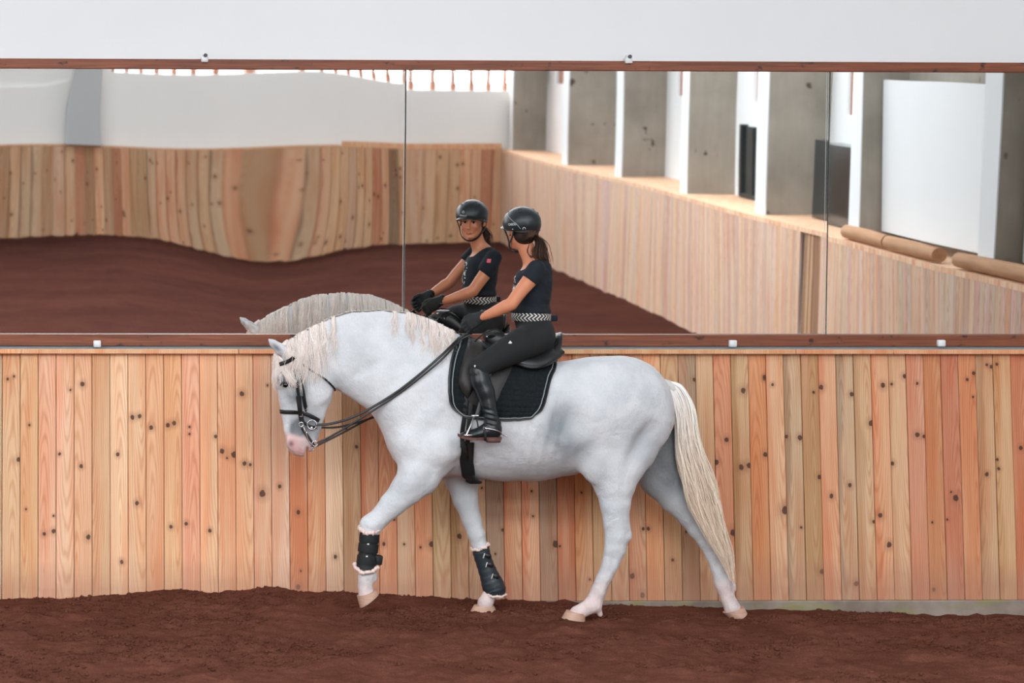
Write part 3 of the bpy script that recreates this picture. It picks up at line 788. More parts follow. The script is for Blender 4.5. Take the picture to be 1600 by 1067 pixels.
# left wall, ceiling
b = MB(); b.box(XL-.3, XL, YB-.35, YM+.3, -.4, 8.2); structure('wall_left', b, M['plaster'], label='white wall far out of the frame on the left')
b = MB()
for y0, y1 in ((YB-.35, -7.4), (-4.6, .1), (2.9, 7.6), (10.4, YM+.35)): b.box(XL-.3, XR+1.5, y0, y1, 7.6, 7.75)
for y0, y1 in ((-7.4, -4.6), (.1, 2.9), (7.6, 10.4)): b.box(XL-.3, -11, y0, y1, 7.6, 7.75); b.box(11, XR+1.5, y0, y1, 7.6, 7.75) if XR+1.5 > 11 else None
structure('ceiling', b, M['ceiling'], label='pale ceiling with long openings for the added lamps')

# sand floor
def grid_axis(a, b, f0, f1, fine, coarse):
    return np.concatenate([np.arange(a, f0, coarse), np.arange(f0, f1, fine), np.arange(f1, b+coarse, coarse)])
gx = grid_axis(XL, XR-1.0, -.4, 6.75, .016, .12); gy = grid_axis(YB-.04, YM-.36, 12.0, 14.88, .014, .12)
gy = np.append(gy[gy < YCB-.0], [YCB+.0, YCB+.02])
GX, GY = np.meshgrid(gx, gy, indexing='ij')
wpx = [0, 100, 200, 250, 330, 420, 500, 600, 700, 800, 870, 940, 1050, 1150, 1300, 1430, 1600]
wpy = [937, 935, 928, 921, 926, 917, 925, 929, 934, 937, 939, 944, 948, 951, 955, 958, 960]
wx = [P(a, c, YCB)[0] for a, c in zip(wpx, wpy)]; wz = [P(a, c, YCB)[2] for a, c in zip(wpx, wpy)]
HOOF = []   # (x, y, z) filled here so the horse stands on the sand
YH = 14.42
hf = [(755, 955, YH+.12, 1), (902, 969, YH-.14, 1), (1150, 972, YH+.14, 1), (575, 958, YH-.15, 0)]
def sand_h(X, Y, fine=True):
    base = np.interp(X, wx, wz) + .006*fbm(X*9, Y*0, 5, 3)*2
    fd = np.exp(-((YCB-Y)/.42)**2)
    mound = np.interp(X, [P(700, 960, YH)[0], P(1000, 960, YH)[0]], [0.0, -.035])
    h = base*fd + mound*(1-fd)
    h = h + .03*fbm(X*1.1, Y*2.3, 1, 3)*(1-.6*fd) + .022*fbm(X*2.6, Y*6.5, 9, 3)*(1-.75*fd)
    cl = fbm(X*12, Y*15, 31, 4); h = h + .034*np.maximum(cl-.03, -.08)*(1-.5*fd) + .020*(np.abs(fbm(X*5+Y, Y*6, 77, 3))**1.5)*2*(1-.6*fd) - .03*np.maximum(fbm(X*2.6, Y*5, 55, 2)-.32, 0)*3*(1-fd)
    for (px, py, yy, on) in hf:
        q = P(px, py, yy); d2 = ((X-q[0])/.16)**2 + ((Y-q[1])/.12)**2
        k = np.exp(-d2**2)
        if on: h = h*(1-k) + (q[2]-.004)*k
    return h
GZ = sand_h(GX, GY)
v = np.stack([GX, GY, GZ], -1).reshape(-1, 3); I = np.arange(len(v)).reshape(GX.shape)
q = np.stack([I[:-1, :-1], I[1:, :-1], I[1:, 1:], I[:-1, 1:]], -1).reshape(-1, 4)
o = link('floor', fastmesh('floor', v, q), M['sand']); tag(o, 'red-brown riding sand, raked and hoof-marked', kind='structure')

# crumbs of sand lying on the surface, too many to count
def crumbs(n, smin, smax):
    out = []
    xs_ = rng.uniform(-.4, 6.7, n*3); ys_ = 12.1 + (YCB-12.1)*rng.uniform(0, 1, n*3)
    keep = (fbm(xs_*1.7, ys_*3, 61, 3) > -.02)[:]; xs_ = xs_[keep][:n]; ys_ = ys_[keep][:n]
    k = np.array([[1, 0, 0], [-1, 0, 0], [0, 1, 0], [0, -1, 0], [0, 0, 1], [0, 0, -1], [.6, .6, .6], [-.6, .6, .6], [.6, -.6, .6], [-.6, -.6, .6]], float)
    fc = [(0, 6, 8), (0, 2, 6), (2, 7, 6), (2, 1, 7), (1, 9, 7), (1, 3, 9), (3, 8, 9), (3, 0, 8), (4, 6, 7), (4, 7, 9), (4, 9, 8), (4, 8, 6), (0, 5, 2), (2, 5, 1), (1, 5, 3), (3, 5, 0)]
    sz_ = smin*(smax/smin)**rng.random(len(xs_))**2.5; zz_ = sand_h(xs_, ys_)
    V = k[None]*(sz_[:, None, None]*rng.uniform(.65, 1.2, (len(xs_), 10, 1))*np.array([1, 1, .7])) + np.stack([xs_, ys_, zz_+sz_*.15], 1)[:, None]
    Fq = (np.arange(len(xs_))[:, None, None]*10+np.array(fc)[None]).reshape(-1, 3)
    return V.reshape(-1, 3), Fq
cv, cf = crumbs(16000, .0035, .017)
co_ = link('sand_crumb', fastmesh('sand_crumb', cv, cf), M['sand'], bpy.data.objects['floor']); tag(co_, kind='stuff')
# ------------------------------------------------------------ horse
DX = YH
def H(px, py, off=0.0):          # point of the horse: pixel, and metres off its mid plane (- = near side)
    return P(px, py, YH+off)
def R(r, off=0.0): return r*(YH+off)/FPX
def hc(lst, off=0.0, k=.03, sd=None):
    """chain from (px,py,r px, lateral ratio, egg, off)"""
    out = []
    for t in lst:
        t = tuple(t) + (1.0, 0.0, off)[len(t)-3:]
        p = H(t[0], t[1], t[5]); out.append((p[0], p[1], p[2], R(t[2], t[5]), t[3], t[4]))
    sd.chain(out, k)
lo = H(395, 500, 0); hi = H(1190, 990, 0)
sd = SDF((lo[0], YH-.42, -.12), (hi[0], YH+.42, H(600, 470, 0)[2]), .0085)
def W(hw, r): return hw/(r*YH/FPX)
# trunk
def sec(t, k, sdd):
    """(px top, py top, px bottom, py bottom, half width m, egg)"""
    l = []
    for a in t:
        cx, cy = (a[0]+a[2])/2, (a[1]+a[3])/2; r = math.hypot(a[0]-a[2], a[1]-a[3])/2
        l.append((cx, cy, r, W(a[4], r), a[5] if len(a) > 5 else 0))
    hc(l, 0, k, sdd)
sec([(676, 562, 690, 730, .20, -.1), (712, 540, 712, 741, .235, -.22), (745, 541, 742, 747, .262, -.2), (790, 553, 788, 752, .29, -.05), (835, 563, 832, 752, .305, 0),
     (880, 565, 876, 743, .30, 0), (915, 560, 912, 733, .275, 0), (950, 559, 945, 720, .27, 0)], .04, sd)
hc([(948, 640, 82, W(.27, 82)), (975, 634, 76, W(.265, 76)), (984, 641, 68, W(.24, 68))], 0, .05, sd)
# shoulder / chest
hc([(700, 600, 60, W(.13, 60), 0, -.07), (668, 655, 62, W(.125, 62), 0, -.075), (660, 690, 50, W(.115, 50), 0, -.09)], 0, .07, sd)
hc([(700, 600, 60, W(.13, 60), 0, .07), (672, 655, 60, W(.125, 62), 0, .075), (672, 690, 50, W(.115, 50), 0, .09)], 0, .07, sd)
hc([(676, 655, 74, W(.15, 74)), (668, 680, 58, W(.15, 58))], 0, .06, sd)
# neck, from withers to poll
sec([(706, 535, 668, 705, .17, -.5), (668, 503, 618, 668, .135, -.5), (628, 491, 598, 648, .115, -.5), (590, 489, 570, 628, .10, -.5), (552, 492, 547, 613, .088, -.45),
     (512, 503, 528, 606, .080, -.4), (478, 518, 515, 592, .075, -.3)], .06, sd)
# head
hc([(478, 556, 31, W(.075, 31)), (462, 566, 31, W(.083, 31)), (461, 596, 32, W(.088, 32)), (464, 622, 28, W(.068, 28)), (466, 645, 25.5, W(.052, 25.5)), (468, 668, 24, W(.046, 24)), (467, 688, 19, W(.052, 19)), (467, 697, 15, W(.046, 15))], 0, .025, sd)
for s_ in (-1, 1):
    c = H(492, 600, s_*.045); sd.ell(c, (R(29), .042, R(33)), .03)            # jowl
    c = H(447, 591, s_*.072); sd.ell(c, (R(13), .020, R(8)), .03)             # brow over the eye
    c = H(459, 692, s_*.034); sd.ell(c, (R(12), .026, R(13)), .015)           # nostril wing
    hc([(452, 606, 4, 1, 0, s_*.072), (466, 640, 3, 1, 0, s_*.055)], 0, .02, sd)   # facial crest
    c = H(455, 694, s_*.064); sd.ell(c, (R(4.0), .016, R(5.6)), .008, op='-')     # nostril
    c = H(445, 601, s_*.094); sd.ell(c, (R(5.5), .012, R(4.2)), .008, op='-')     # eye socket
hc([(497, 622, 20, W(.05, 20)), (492, 645, 15, W(.036, 15)), (487, 668, 12.5, W(.034, 12.5)), (484, 688, 10, W(.034, 10)), (484, 697, 8, W(.03, 8))], 0, .04, sd)  # lower jaw, chin
hc([(462, 700, 10, W(.04, 9)), (469, 706, 6.5, W(.034, 7)), (471.5, 710.5, 3.5, W(.022, 4))], 0, .012, sd)     # upper lip
c = H(479.5, 704, 0); sd.ell(c, (R(2.2), .07, R(8)), .008, op='-')              # mouth slit
# ears
for s_ in (-1, 1):
    o = s_*.055 + (-.01 if s_ < 0 else .0)
    hc([(451, 553, 9, .9, 0, o), (437, 545, 8.5, .8, 0, o*1.1), (427, 536, 6, .7, 0, o*1.2), (419, 529.5, 1.8, .8, 0, o*1.25)], 0, .012, sd)
    c = H(431, 543, o*1.15-.026*(1 if s_ < 0 else -1)); 
    MM = np.array([[.75, 0, -.66], [0, 1, 0], [.66, 0, .75]]); 
    sd.ell(H(433, 544, o*1.15 + s_*.028), (R(12), .014, R(4.2)), .006, M=np.array([[.78, 0, .62], [0, 1, 0], [-.62, 0, .78]]), op='-')
# near fore (raised)
ln = -.15
hc([(668, 712, 42, W(.085, 42), 0, ln), (655, 742, 33, W(.08, 33), 0, ln), (636, 764, 25.5, W(.075, 25), 0, ln), (613, 788, 19.5, W(.06, 19), 0, ln), (591, 811, 15.5, W(.052, 15), 0, ln), (580, 821, 15.5, W(.052, 15.5), 0, ln),
    (577, 834, 13, W(.045, 13), 0, ln), (575, 860, 9.8, 1, 0, ln), (573, 884, 10, 1, 0, ln), (573, 900, 13, .9, 0, ln), (571, 914, 11.5, .95, 0, ln), (572, 928, 12.5, 1.05, 0, ln)], ln, .045, sd)
hc([(585, 895, 4, 1, 0, ln), (586, 905, 4.5, 1, 0, ln)], 0, .01, sd)
# far fore (standing)
lf = .13
hc([(712, 715, 38, W(.085, 38), 0, lf), (722, 748, 27, W(.075, 27), 0, lf), (727, 780, 19.5, W(.06, 19), 0, lf), (737, 812, 15, W(.05, 15), 0, lf), (744, 834, 13.5, W(.048, 13), 0, lf), (749, 852, 12, W(.042, 12), 0, lf),
    (757, 880, 9.5, 1, 0, lf), (765, 904, 9.8, 1, 0, lf), (770, 917, 12.5, .9, 0, lf), (764, 931, 10.5, .95, 0, lf), (758, 943, 12.5, 1.05, 0, lf)], lf, .045, sd)
# near hind
hn = -.14
hc([(985, 655, 64, W(.115, 64), 0, -.12), (972, 692, 57, W(.115, 57), 0, -.13), (964, 722, 45, W(.10, 45), 0, hn), (960, 752, 34, W(.085, 34), 0, hn), (961, 785, 24, W(.07, 24), 0, hn), (962, 815, 19.5, W(.055, 19), 0, hn),
    (963, 838, 18, W(.052, 18), 0, hn), (961, 858, 16.5, W(.046, 16), 0, hn), (954, 880, 13, W(.038, 13), 0, hn), (944, 903, 11.8, .95, 0, hn), (934, 926, 12, .95, 0, hn), (927, 944, 13.5, .9, 0, hn), (911, 953, 10.8, .95, 0, hn), (901, 958, 11.5, 1.05, 0, hn)], hn, .05, sd)
hc([(976, 806, 5, 1, 0, hn), (979, 838, 8.5, .9, 0, hn)], 0, .02, sd)
hc([(936, 955, 4.5, 1, 0, hn), (938, 960, 4.2, 1, 0, hn)], 0, .012, sd)
# far hind
hf_ = .14
hc([(1005, 670, 55, W(.11, 55), 0, .12), (1022, 706, 48, W(.105, 48), 0, .13), (1035, 742, 38, W(.095, 38), 0, hf_), (1056, 774, 28, W(.075, 28), 0, hf_), (1078, 801, 22, W(.06, 22), 0, hf_), (1095, 824, 20, W(.052, 19), 0, hf_),
    (1106, 843, 16.5, W(.046, 16), 0, hf_), (1115, 866, 13, W(.038, 13), 0, hf_), (1123, 888, 12, .95, 0, hf_), (1130, 912, 13.5, .9, 0, hf_), (1137, 934, 10.8, .95, 0, hf_), (1144, 949, 13, 1.05, 0, hf_)], hf_, .05, sd)
hc([(1103, 790, 5, 1, 0, hf_), (1116, 818, 9, .9, 0, hf_)], 0, .02, sd)
hc([(1146, 914, 4.6, 1, 0, hf_), (1147, 921, 4.2, 1, 0, hf_)], 0, .01, sd)
# muscles and joints, low relief
def blob(px, py, off, rx, rz, ry, rot=0, k=.035, op='u'):
    a = math.radians(rot); MM = np.array([[math.cos(a), 0, -math.sin(a)], [0, 1, 0], [math.sin(a), 0, math.cos(a)]])
    sd.ell(H(px, py, off), (R(rx), ry, R(rz)), k, M=MM, op=op)
blob(690, 700, -.19, 36, 26, .075, 25)      # triceps
blob(640, 690, -.12, 26, 30, .10)           # breast muscle
blob(640, 690, .12, 26, 30, .10)
blob(648, 745, -.21, 24, 14, .03, 45)
blob(928, 722, -.19, 20, 30, .045, 0, .07)        # stifle
blob(945, 590, -.12, 50, 26, .10, 0)        # croup
blob(945, 590, .12, 50, 26, .10, 0)
blob(1020, 640, -.15, 26, 55, .08, 8)       # hamstring
blob(1020, 640, .15, 26, 55, .08, 8)
blob(720, 560, 0, 45, 22, .075, -15)        # withers
blob(580, 820, -.15, 15, 14, .05)
blob(655, 640, -.245, 12, 60, .03, -35, .04, '-')
blob(560, 585, -.13, 60, 8, .02, 32, .03, '-')
blob(1000, 700, -.25, 10, 40, .03, -28, .05, '-')
blob(700, 655, -.262, 11, 58, .03, 28, .05, '-')
blob(895, 660, -.315, 30, 34, .045, 20, .04, '-')   # flank hollow
blob(742, 640, -.29, 22, 70, .03, -12, .04, '-')     # behind the shoulder
hv, hq = sd.nets()
def trunkmask(v):
    m = np.ones(len(v))*.35
    m[(v[:, 2] > .75) & (v[:, 0] > H(560, 0)[0])] = .7
    return m
hv = relax(hv, hq, 4, 1.0, trunkmask(hv))
# fine relief: veins, tendons and muscle edges
nx_, ny_, nz_ = hv[:, 0], hv[:, 1], hv[:, 2]
bvh0 = None
horse_me = fastmesh('body', hv, hq)
nr = np.zeros((len(hv), 3), np.float32); horse_me.vertices.foreach_get('normal', nr.ravel()) if False else None
nr = np.array([v_.normal for v_ in horse_me.vertices])
def pxpy(v):
    """picture column/row of world points on the horse (to place coat marks on the animal)"""
    q = (v - np.array([0, 0, CH])) @ CM; return PX0 + q[:, 0]/-q[:, 2]*FPX, PY0 - q[:, 1]/-q[:, 2]*FPX
hpx, hpy = pxpy(hv)
ribs = .003*np.sin((hpx+.25*(hpy-650))*.36)*np.exp(-((hpx-835)/55)**2-((hpy-690)/45)**2)
vein = -np.abs(np.where(hpy > 740, fbm(nx_*13+3, nz_*3.2, 72, 3), fbm(nx_*5+3, nz_*6, 71, 3)))
d = ribs + np.where(hpy > 740, .0015, .0042)*fbm(nx_*8+ny_*4, nz_*8, 3, 3) + .004*np.clip(vein+.07, 0, 1)/.07*(.3+.15*(hpy > 740)) + .002*fbm(nx_*26, nz_*26+ny_*8, 8, 2)
low = (hpy > 760)
tend = np.where((hpy > 850) & (hpx > 890), -.0035*np.exp(-((((hpx-(954-(hpy-880)*.46)-2.5))/3.2)**2))*np.exp(-((hpy-897)/30)**2), 0)
hv = hv + nr*(d+tend)[:, None]
horse_me.vertices.foreach_set('co', hv.astype(np.float32).ravel()); horse_me.update()
BV = BVHTree.FromPolygons([Vector(p) for p in hv.tolist()], hq.tolist())
# coat
c_white = np.array(lin((218, 221, 225))); c = np.tile(c_white, (len(hv), 1))
def paint(mask, rgb):
    global c
    m = np.clip(mask, 0, 1)[:, None]; c = c*(1-m)+np.array(lin(rgb))*m
def gb(x, y, sx, sy, rot=0):
    a = math.radians(rot); u = (hpx-x)*math.cos(a)+(hpy-y)*math.sin(a); w__ = -(hpx-x)*math.sin(a)+(hpy-y)*math.cos(a)
    return np.exp(-((u/sx)**2+(w__/sy)**2))
nz2 = fbm(nx_*6, nz_*6, 21, 4); nzf = fbm(nx_*25+ny_*10, nz_*25, 22, 3)
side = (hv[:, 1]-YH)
paint(.8*gb(872, 664, 24, 40, 20)*(1+.8*nz2)+.8*gb(893, 700, 32, 22)*(1+.6*nz2)+.35*gb(1000, 640, 40, 60, -20)*np.clip(nz2*3, 0, 1), (112, 122, 130))
paint(.55*gb(1005, 690, 30, 45, -25), (140, 150, 158))
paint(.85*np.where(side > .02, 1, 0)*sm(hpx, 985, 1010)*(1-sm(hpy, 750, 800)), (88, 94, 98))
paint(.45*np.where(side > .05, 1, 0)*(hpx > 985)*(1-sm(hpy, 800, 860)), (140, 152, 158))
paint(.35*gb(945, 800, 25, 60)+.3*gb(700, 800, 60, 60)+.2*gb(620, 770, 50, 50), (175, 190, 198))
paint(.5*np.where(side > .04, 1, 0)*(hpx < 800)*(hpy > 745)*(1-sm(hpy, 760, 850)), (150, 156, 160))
paint(.4*gb(830, 735, 90, 14), (140, 140, 140))  # shade under the belly painted into the coat colour
paint(.6*gb(520, 596, 16, 14)+.35*gb(560, 560, 30, 25), (160, 168, 172))
paint(.9*gb(470, 592, 11, 32, -8)+.95*gb(446, 594, 15, 13)+.75*gb(462, 622, 15, 14), (86, 93, 97))
mz = sm(hpy, 652, 664)*(1-sm(hpy-(hpx-450)*.35, 676, 686))*sm(hpx, 446, 453)
mz = mz*(hpx < 512)*(hpy < 712)
paint(.9*np.clip(gb(465, 670, 15, 17, 20)*1.6+gb(480, 655, 12, 12)*.8, 0, 1)*sm(hpx, 446, 456), (84, 88, 92))
paint(.75*gb(488, 665, 14, 22), (98, 100, 102))
pk = sm(hpy - (hpx-450)*.25, 672, 682)
paint(.8*pk*(hpx < 500)*(hpx > 430), (232, 190, 184))
paint(.7*gb(457, 694, 7, 7)+.8*gb(469, 706, 7, 6), (214, 138, 134))
paint(.95*gb(454.5, 694, 4.2, 4.8), (104, 52, 52))
paint(.95*gb(432, 543.5, 10, 4.2, 42)*(side < .02), (78, 84, 87))
legp = sm(hpy, 885, 930)*((hpx > 840) | (hpy > 890)) ; paint(.6*legp, (236, 204, 196))
paint(.3*np.clip(nzf*3, 0, 1)*sm(hpy, 780, 900), (170, 150, 150))
paint(np.clip(.5*nz2+.08, 0, .3)*(1-sm(hpy, 560, 900))*sm(hpx, 560, 700), (205, 212, 218))
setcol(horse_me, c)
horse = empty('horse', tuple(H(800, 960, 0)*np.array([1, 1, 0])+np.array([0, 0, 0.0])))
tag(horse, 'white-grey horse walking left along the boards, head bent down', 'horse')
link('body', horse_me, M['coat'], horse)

# hooves: loft from coronet ring to ground ring
def hoof(cor, gr, off, hwc, hwg, sole=False):
    """cor/gr: (front px,py),(back px,py)"""
    b = MB(); n = 18; rings = []
    for f in (0, .25, .9, 1.0):
        fr = np.array(cor[0])*(1-f)+np.array(gr[0])*f; bk = np.array(cor[1])*(1-f)+np.array(gr[1])*f
        hw = hwc*(1-f)+hwg*f; A, B = H(*fr, off), H(*bk, off); C_ = (A+B)/2; U = (A-B)/2; ring = []
        for k in range(n):
            t = 2*pi*k/n; e = math.cos(t); w__ = math.sin(t)*(1-.12*(1-e)*0.5)
            ring.append(C_+U*e+np.array([0, 1, 0])*w__*hw)
        rings.append(ring)
    v = sum(rings, []); fcs = []
    for r in range(3):
        for k in range(n): fcs.append((r*n+k, r*n+(k+1) % n, r*n+n+(k+1) % n, r*n+n+k))
    fcs.append(tuple(range(n))); fcs.append(tuple(3*n+k for k in range(n)))
    b.add(v, fcs); o = b.build('hoof', M['hoof'], horse)
    s_ = MB(); C_ = sum(rings[3])/n; N = np.cross(rings[3][0]-C_, rings[3][n//4]-C_); N /= np.linalg.norm(N); N = -N if N[2] > 0 else N
    rr = [C_+(p-C_)*.98+N*.004 for p in rings[3]]; rr2 = [C_+(p-C_)*.98 - N*.004 for p in rings[3]]
    s_.add(rr+rr2, [tuple(range(n)), tuple(range(n, 2*n))]+[(k, (k+1) % n, n+(k+1) % n, n+k) for k in range(n)])
    s_.build('sole', M['hoofsole'], o)
hoof(((557.5, 931), (588, 921)), ((562.5, 949.5), (592, 927)), ln, .058, .066)
hoof(((741, 945), (772, 946.5)), ((734.5, 956), (776, 956)), lf, .056, .066)
hoof(((885, 953), (915, 959)), ((877.5, 965.5), (914, 970.5)), hn, .055, .064)
hoof(((1129.5, 957), (1162, 947)), ((1146, 971.5), (1167, 957)), hf_, .054, .06)
# eyes
for s_ in (-1, 1):
    b = MB(); q = H(446, 601, s_*.078); b.ball(q, (.019, .014, .017)); b.build('eye', M['eye'], horse)
    lid = MB(); pts = smooth([H(438, 602, s_*.089), H(442, 597.5, s_*.096), H(448, 596.5, s_*.097), (H(453, 600, s_*.093))], 4); lid.tube(pts, .005, 6); lid.build('eyelid', plain('dark_skin', (70, 72, 74), .7), horse)

# ---- surface lookup
def side_pt(x, z, s_, off=0.0):
    """point on the horse's side s_ (-1 near, +1 far) at world x,z"""
    h = BV.ray_cast(Vector((x, YH+s_*.8, z)), Vector((0, -s_, 0)))
    if h[0] is None: return None
    return np.array(h[0]) + np.array(h[1])*off, np.array(h[1])
def on_view(px, py, off=0.0):
    d_ = ray(px, py); h = BV.ray_cast(Vector((0, 0, CH)), Vector(d_/np.linalg.norm(d_)))
    if h[0] is None: return None
    return np.array(h[0]) + np.array(h[1])*off, np.array(h[1])

# ---- hair
def haircol(n, m, a, b, jit=.08, grad=None):
    a = np.array(lin(a)); b = np.array(lin(b)); t = np.linspace(0, 1, m)[None, :, None]
    if grad is not None: t = np.clip((t-grad[0])/(grad[1]-grad[0]), 0, 1)
    c_ = a*(1-t)+b*t; return np.clip(c_*(1+rng.uniform(-jit, jit, (n, 1, 1))*1.5), 0, 1)*np.ones((n, m, 3))
crest_px = np.array([(446, 537), (462, 527), (480, 518), (500, 510), (525, 502), (555, 497), (590, 494), (625, 495), (655, 501), (685, 513), (700, 521), (707, 525)], float)
def crest(u):
    x = np.interp(u, np.linspace(0, 1, len(crest_px)), crest_px[:, 0]); y = np.interp(u, np.linspace(0, 1, len(crest_px)), crest_px[:, 1]); return x, y
def mane(s_, n_locks, zone, name_len):
    paths = []; rad = []
    m = 16
    for i in range(n_locks):
        u = zone(i)
        if u is None: continue
        x, y = crest(u); ln_ = name_len(x)*random.uniform(.62, 1.08)
        if ln_ < 4: continue
        ph = random.uniform(0, 6.3); amp = random.uniform(1.0, 3.2); fr = random.uniform(1.0, 2.6); drift = random.uniform(-7, 5)
        nst = random.randint(7, 11)
        X0 = H(x, y, 0)[0]; hh = BV.ray_cast(Vector((X0, YH+s_*.006, 3.0)), Vector((0, 0, -1)))
        if hh[0] is None: continue
        ztop = hh[0].z; lm = R(ln_); center = [np.array([X0, YH-s_*.01, ztop+.003]), np.array([X0+.002, YH+s_*.014, ztop+.007])]
        for k in range(2, m):
            t = (k-1)/(m-2); xx = X0 + R(drift*t + amp*math.sin(ph+fr*6.28*t)*min(1, t*3)); zz = ztop - .012 - lm*t
            r_ = side_pt(xx, zz, s_, .010+.004*math.sin(ph*3+t*3))
            if r_ is None: continue
            p = r_[0].copy(); prev = center[-1]
            if abs(p[1]-YH) < abs(prev[1]-YH)-.02: p[1] = prev[1]-s_*.012
            center.append(p)
        if len(center) < 5: continue
        cc_ = np.array(center); dd_ = np.r_[0, np.cumsum(np.linalg.norm(np.diff(cc_, axis=0), axis=1))]
        center = np.stack([np.interp(np.linspace(0, dd_[-1], m), dd_, cc_[:, q_]) for q_ in range(3)], 1)
        for j in range(nst):
            jit = rng.normal(0, 1, 3)*np.array([.007, .003, .004]); endx = random.gauss(0, .011)
            t = np.linspace(0, 1, m)[:, None]
            wob = np.stack([np.sin(ph+j+t[:, 0]*random.uniform(5, 9))*.003*t[:, 0], np.zeros(m), np.zeros(m)], 1)
            pth = center + jit*(.4+.6*np.sin(np.clip(t*1.3, 0, 1)*pi*.6)) + np.array([endx, 0, 0])*t + wob
            kk2 = np.linspace(0, (m-1)*random.uniform(.7, 1), m); pth = np.stack([np.interp(kk2, np.arange(m), pth[:, q_]) for q_ in range(3)], 1)
            paths.append(pth); rad.append(np.linspace(.0024, .0006, m)*random.uniform(.8, 1.2))
    return paths, rad
def near_len(x):
    if x < 446: return 40
    if x < 516: return np.interp(x, [446, 470, 500, 516], [62, 82, 92, 80])
    if x < 636: return 0
    if x < 660: return 50
    return np.interp(x, [660, 690, 700, 708], [66, 60, 30, 12])
def zone_near(i):
    if i < 60: return random.uniform(.0, .30)
    if i < 112: return random.uniform(.33, .70)
    return random.uniform(.70, 1.0)
P1, R1 = mane(-1, 150, zone_near, near_len)
# two single long locks
def far_len(x): return np.interp(x, [440, 480, 560, 640, 700, 738], [60, 85, 95, 90, 70, 25])
P2, R2 = mane(1, 190, lambda i: random.uniform(0, 1), far_len)
def near_len2(x): return 70 if x < 600 else 42
P3, R3 = mane(-1, 5, lambda i: [.34, .345, .35, .61, .615][i], near_len2)
P1 += P3; R1 += R3
n1 = len(P1)
strands('mane', np.array(P1+P2), np.array(R1+R2), M['horsehair'], horse, 3, haircol(len(P1)+len(P2), 16, (250, 238, 231), (254, 240, 234), .1))
# forelock
fp = []; fr_ = []
m = 14
for i in range(320):
    k = random.random()
    if k < .62:   # down the front of the face
        e = (random.uniform(427, 446), random.uniform(590, 632)); mid = (random.uniform(427, 443), 572); sdv = -random.uniform(.0, .075)
    elif k < .86:  # across the eye
        e = (random.uniform(462, 478), random.uniform(606, 628)); mid = (random.uniform(438, 450), 578); sdv = -.09
    else:
        e = (random.uniform(428, 440), random.uniform(585, 620)); mid = (432, 572); sdv = .06
    q = smooth([H(448+random.uniform(-4, 4), 534, sdv*.2), H(440+random.uniform(-4, 3), 552, sdv*.6), H(*mid, sdv), H(*e, sdv*1.1)], 5)[:m]
    for p in q:
        loc, nn, _, dd = BV.find_nearest(Vector(p))
        if loc is not None:
            p[:] = np.array(loc+nn*random.uniform(.006, .020))
    fp.append(smooth(q[::3], 3)[:m] if len(smooth(q[::3], 3)) >= m else q); fr_.append(np.linspace(.0028, .0008, m))
fp = [x if len(x) == m else x[:m] for x in fp]
strands('forelock', np.array(fp), np.array(fr_), M['horsehair'], horse, 3, haircol(len(fp), m, (248, 234, 228), (252, 238, 232), .1))
# tail
L_pts = smooth([(1040, 598), (1049, 620), (1054, 655), (1057, 700), (1064, 745), (1078, 790), (1098, 830), (1121, 866), (1141, 908)], 4)
R_pts = smooth([(1043, 595), (1066, 603), (1084, 635), (1091, 680), (1107, 730), (1122, 780), (1136, 840), (1145, 880), (1148, 912)], 4)
tp = []; tr = []; m = 26
ul = np.linspace(0, 1, len(L_pts))
for i in range(1150):
    lat = random.random()**.9; stop = random.choice([random.uniform(.4, .9), random.uniform(.6, .93), random.uniform(.75, 1)]); t = np.linspace(0, stop, m)
    a = np.stack([np.interp(t, ul, L_pts[:, k]) for k in (0, 1)], 1); b_ = np.stack([np.interp(t, ul, R_pts[:, k]) for k in (0, 1)], 1)
    lt = lat + .07*np.sin(t*random.uniform(8, 22)+random.uniform(0, 6))*t**.5 + .05*np.sin(t*26+lat*19)*t + random.gauss(0, .09)*t**2; pp = a*(1-lt[:, None])+b_*lt[:, None]
    dep = random.gauss(-.12, .34); wdt = .10*np.sin(np.clip(t*1.4+.12, 0, 1)*pi*.62)*(1-.5*t)
    clump = .5*math.sin(lat*37)+.5*math.sin(lat*91)
    yo = np.clip(dep+clump*.25, -.8, .8)*wdt + .01
    tp.append(np.array([H(pp[k][0], pp[k][1], yo[k]) for k in range(m)])); tr.append(np.linspace(.0036, .0007, m)*random.uniform(.7, 1.2))
tc_ = haircol(len(tp), m, (254, 251, 248), (254, 232, 210), .1, (.12, .7))
strands('tail', np.array(tp), np.array(tr), M['horsehair'], horse, 3, tc_)
b = MB(); b.tube(smooth([H(1030, 598), H(1048, 604), H(1060, 625), H(1069, 665), H(1076, 715)], 4), [.03]*4+[.032]*5+[.028]*4+[.02]*4, 10); b.build('dock', M['coat'], horse)
setcol(bpy.data.objects['dock'].data, np.array(lin((225, 220, 215))))

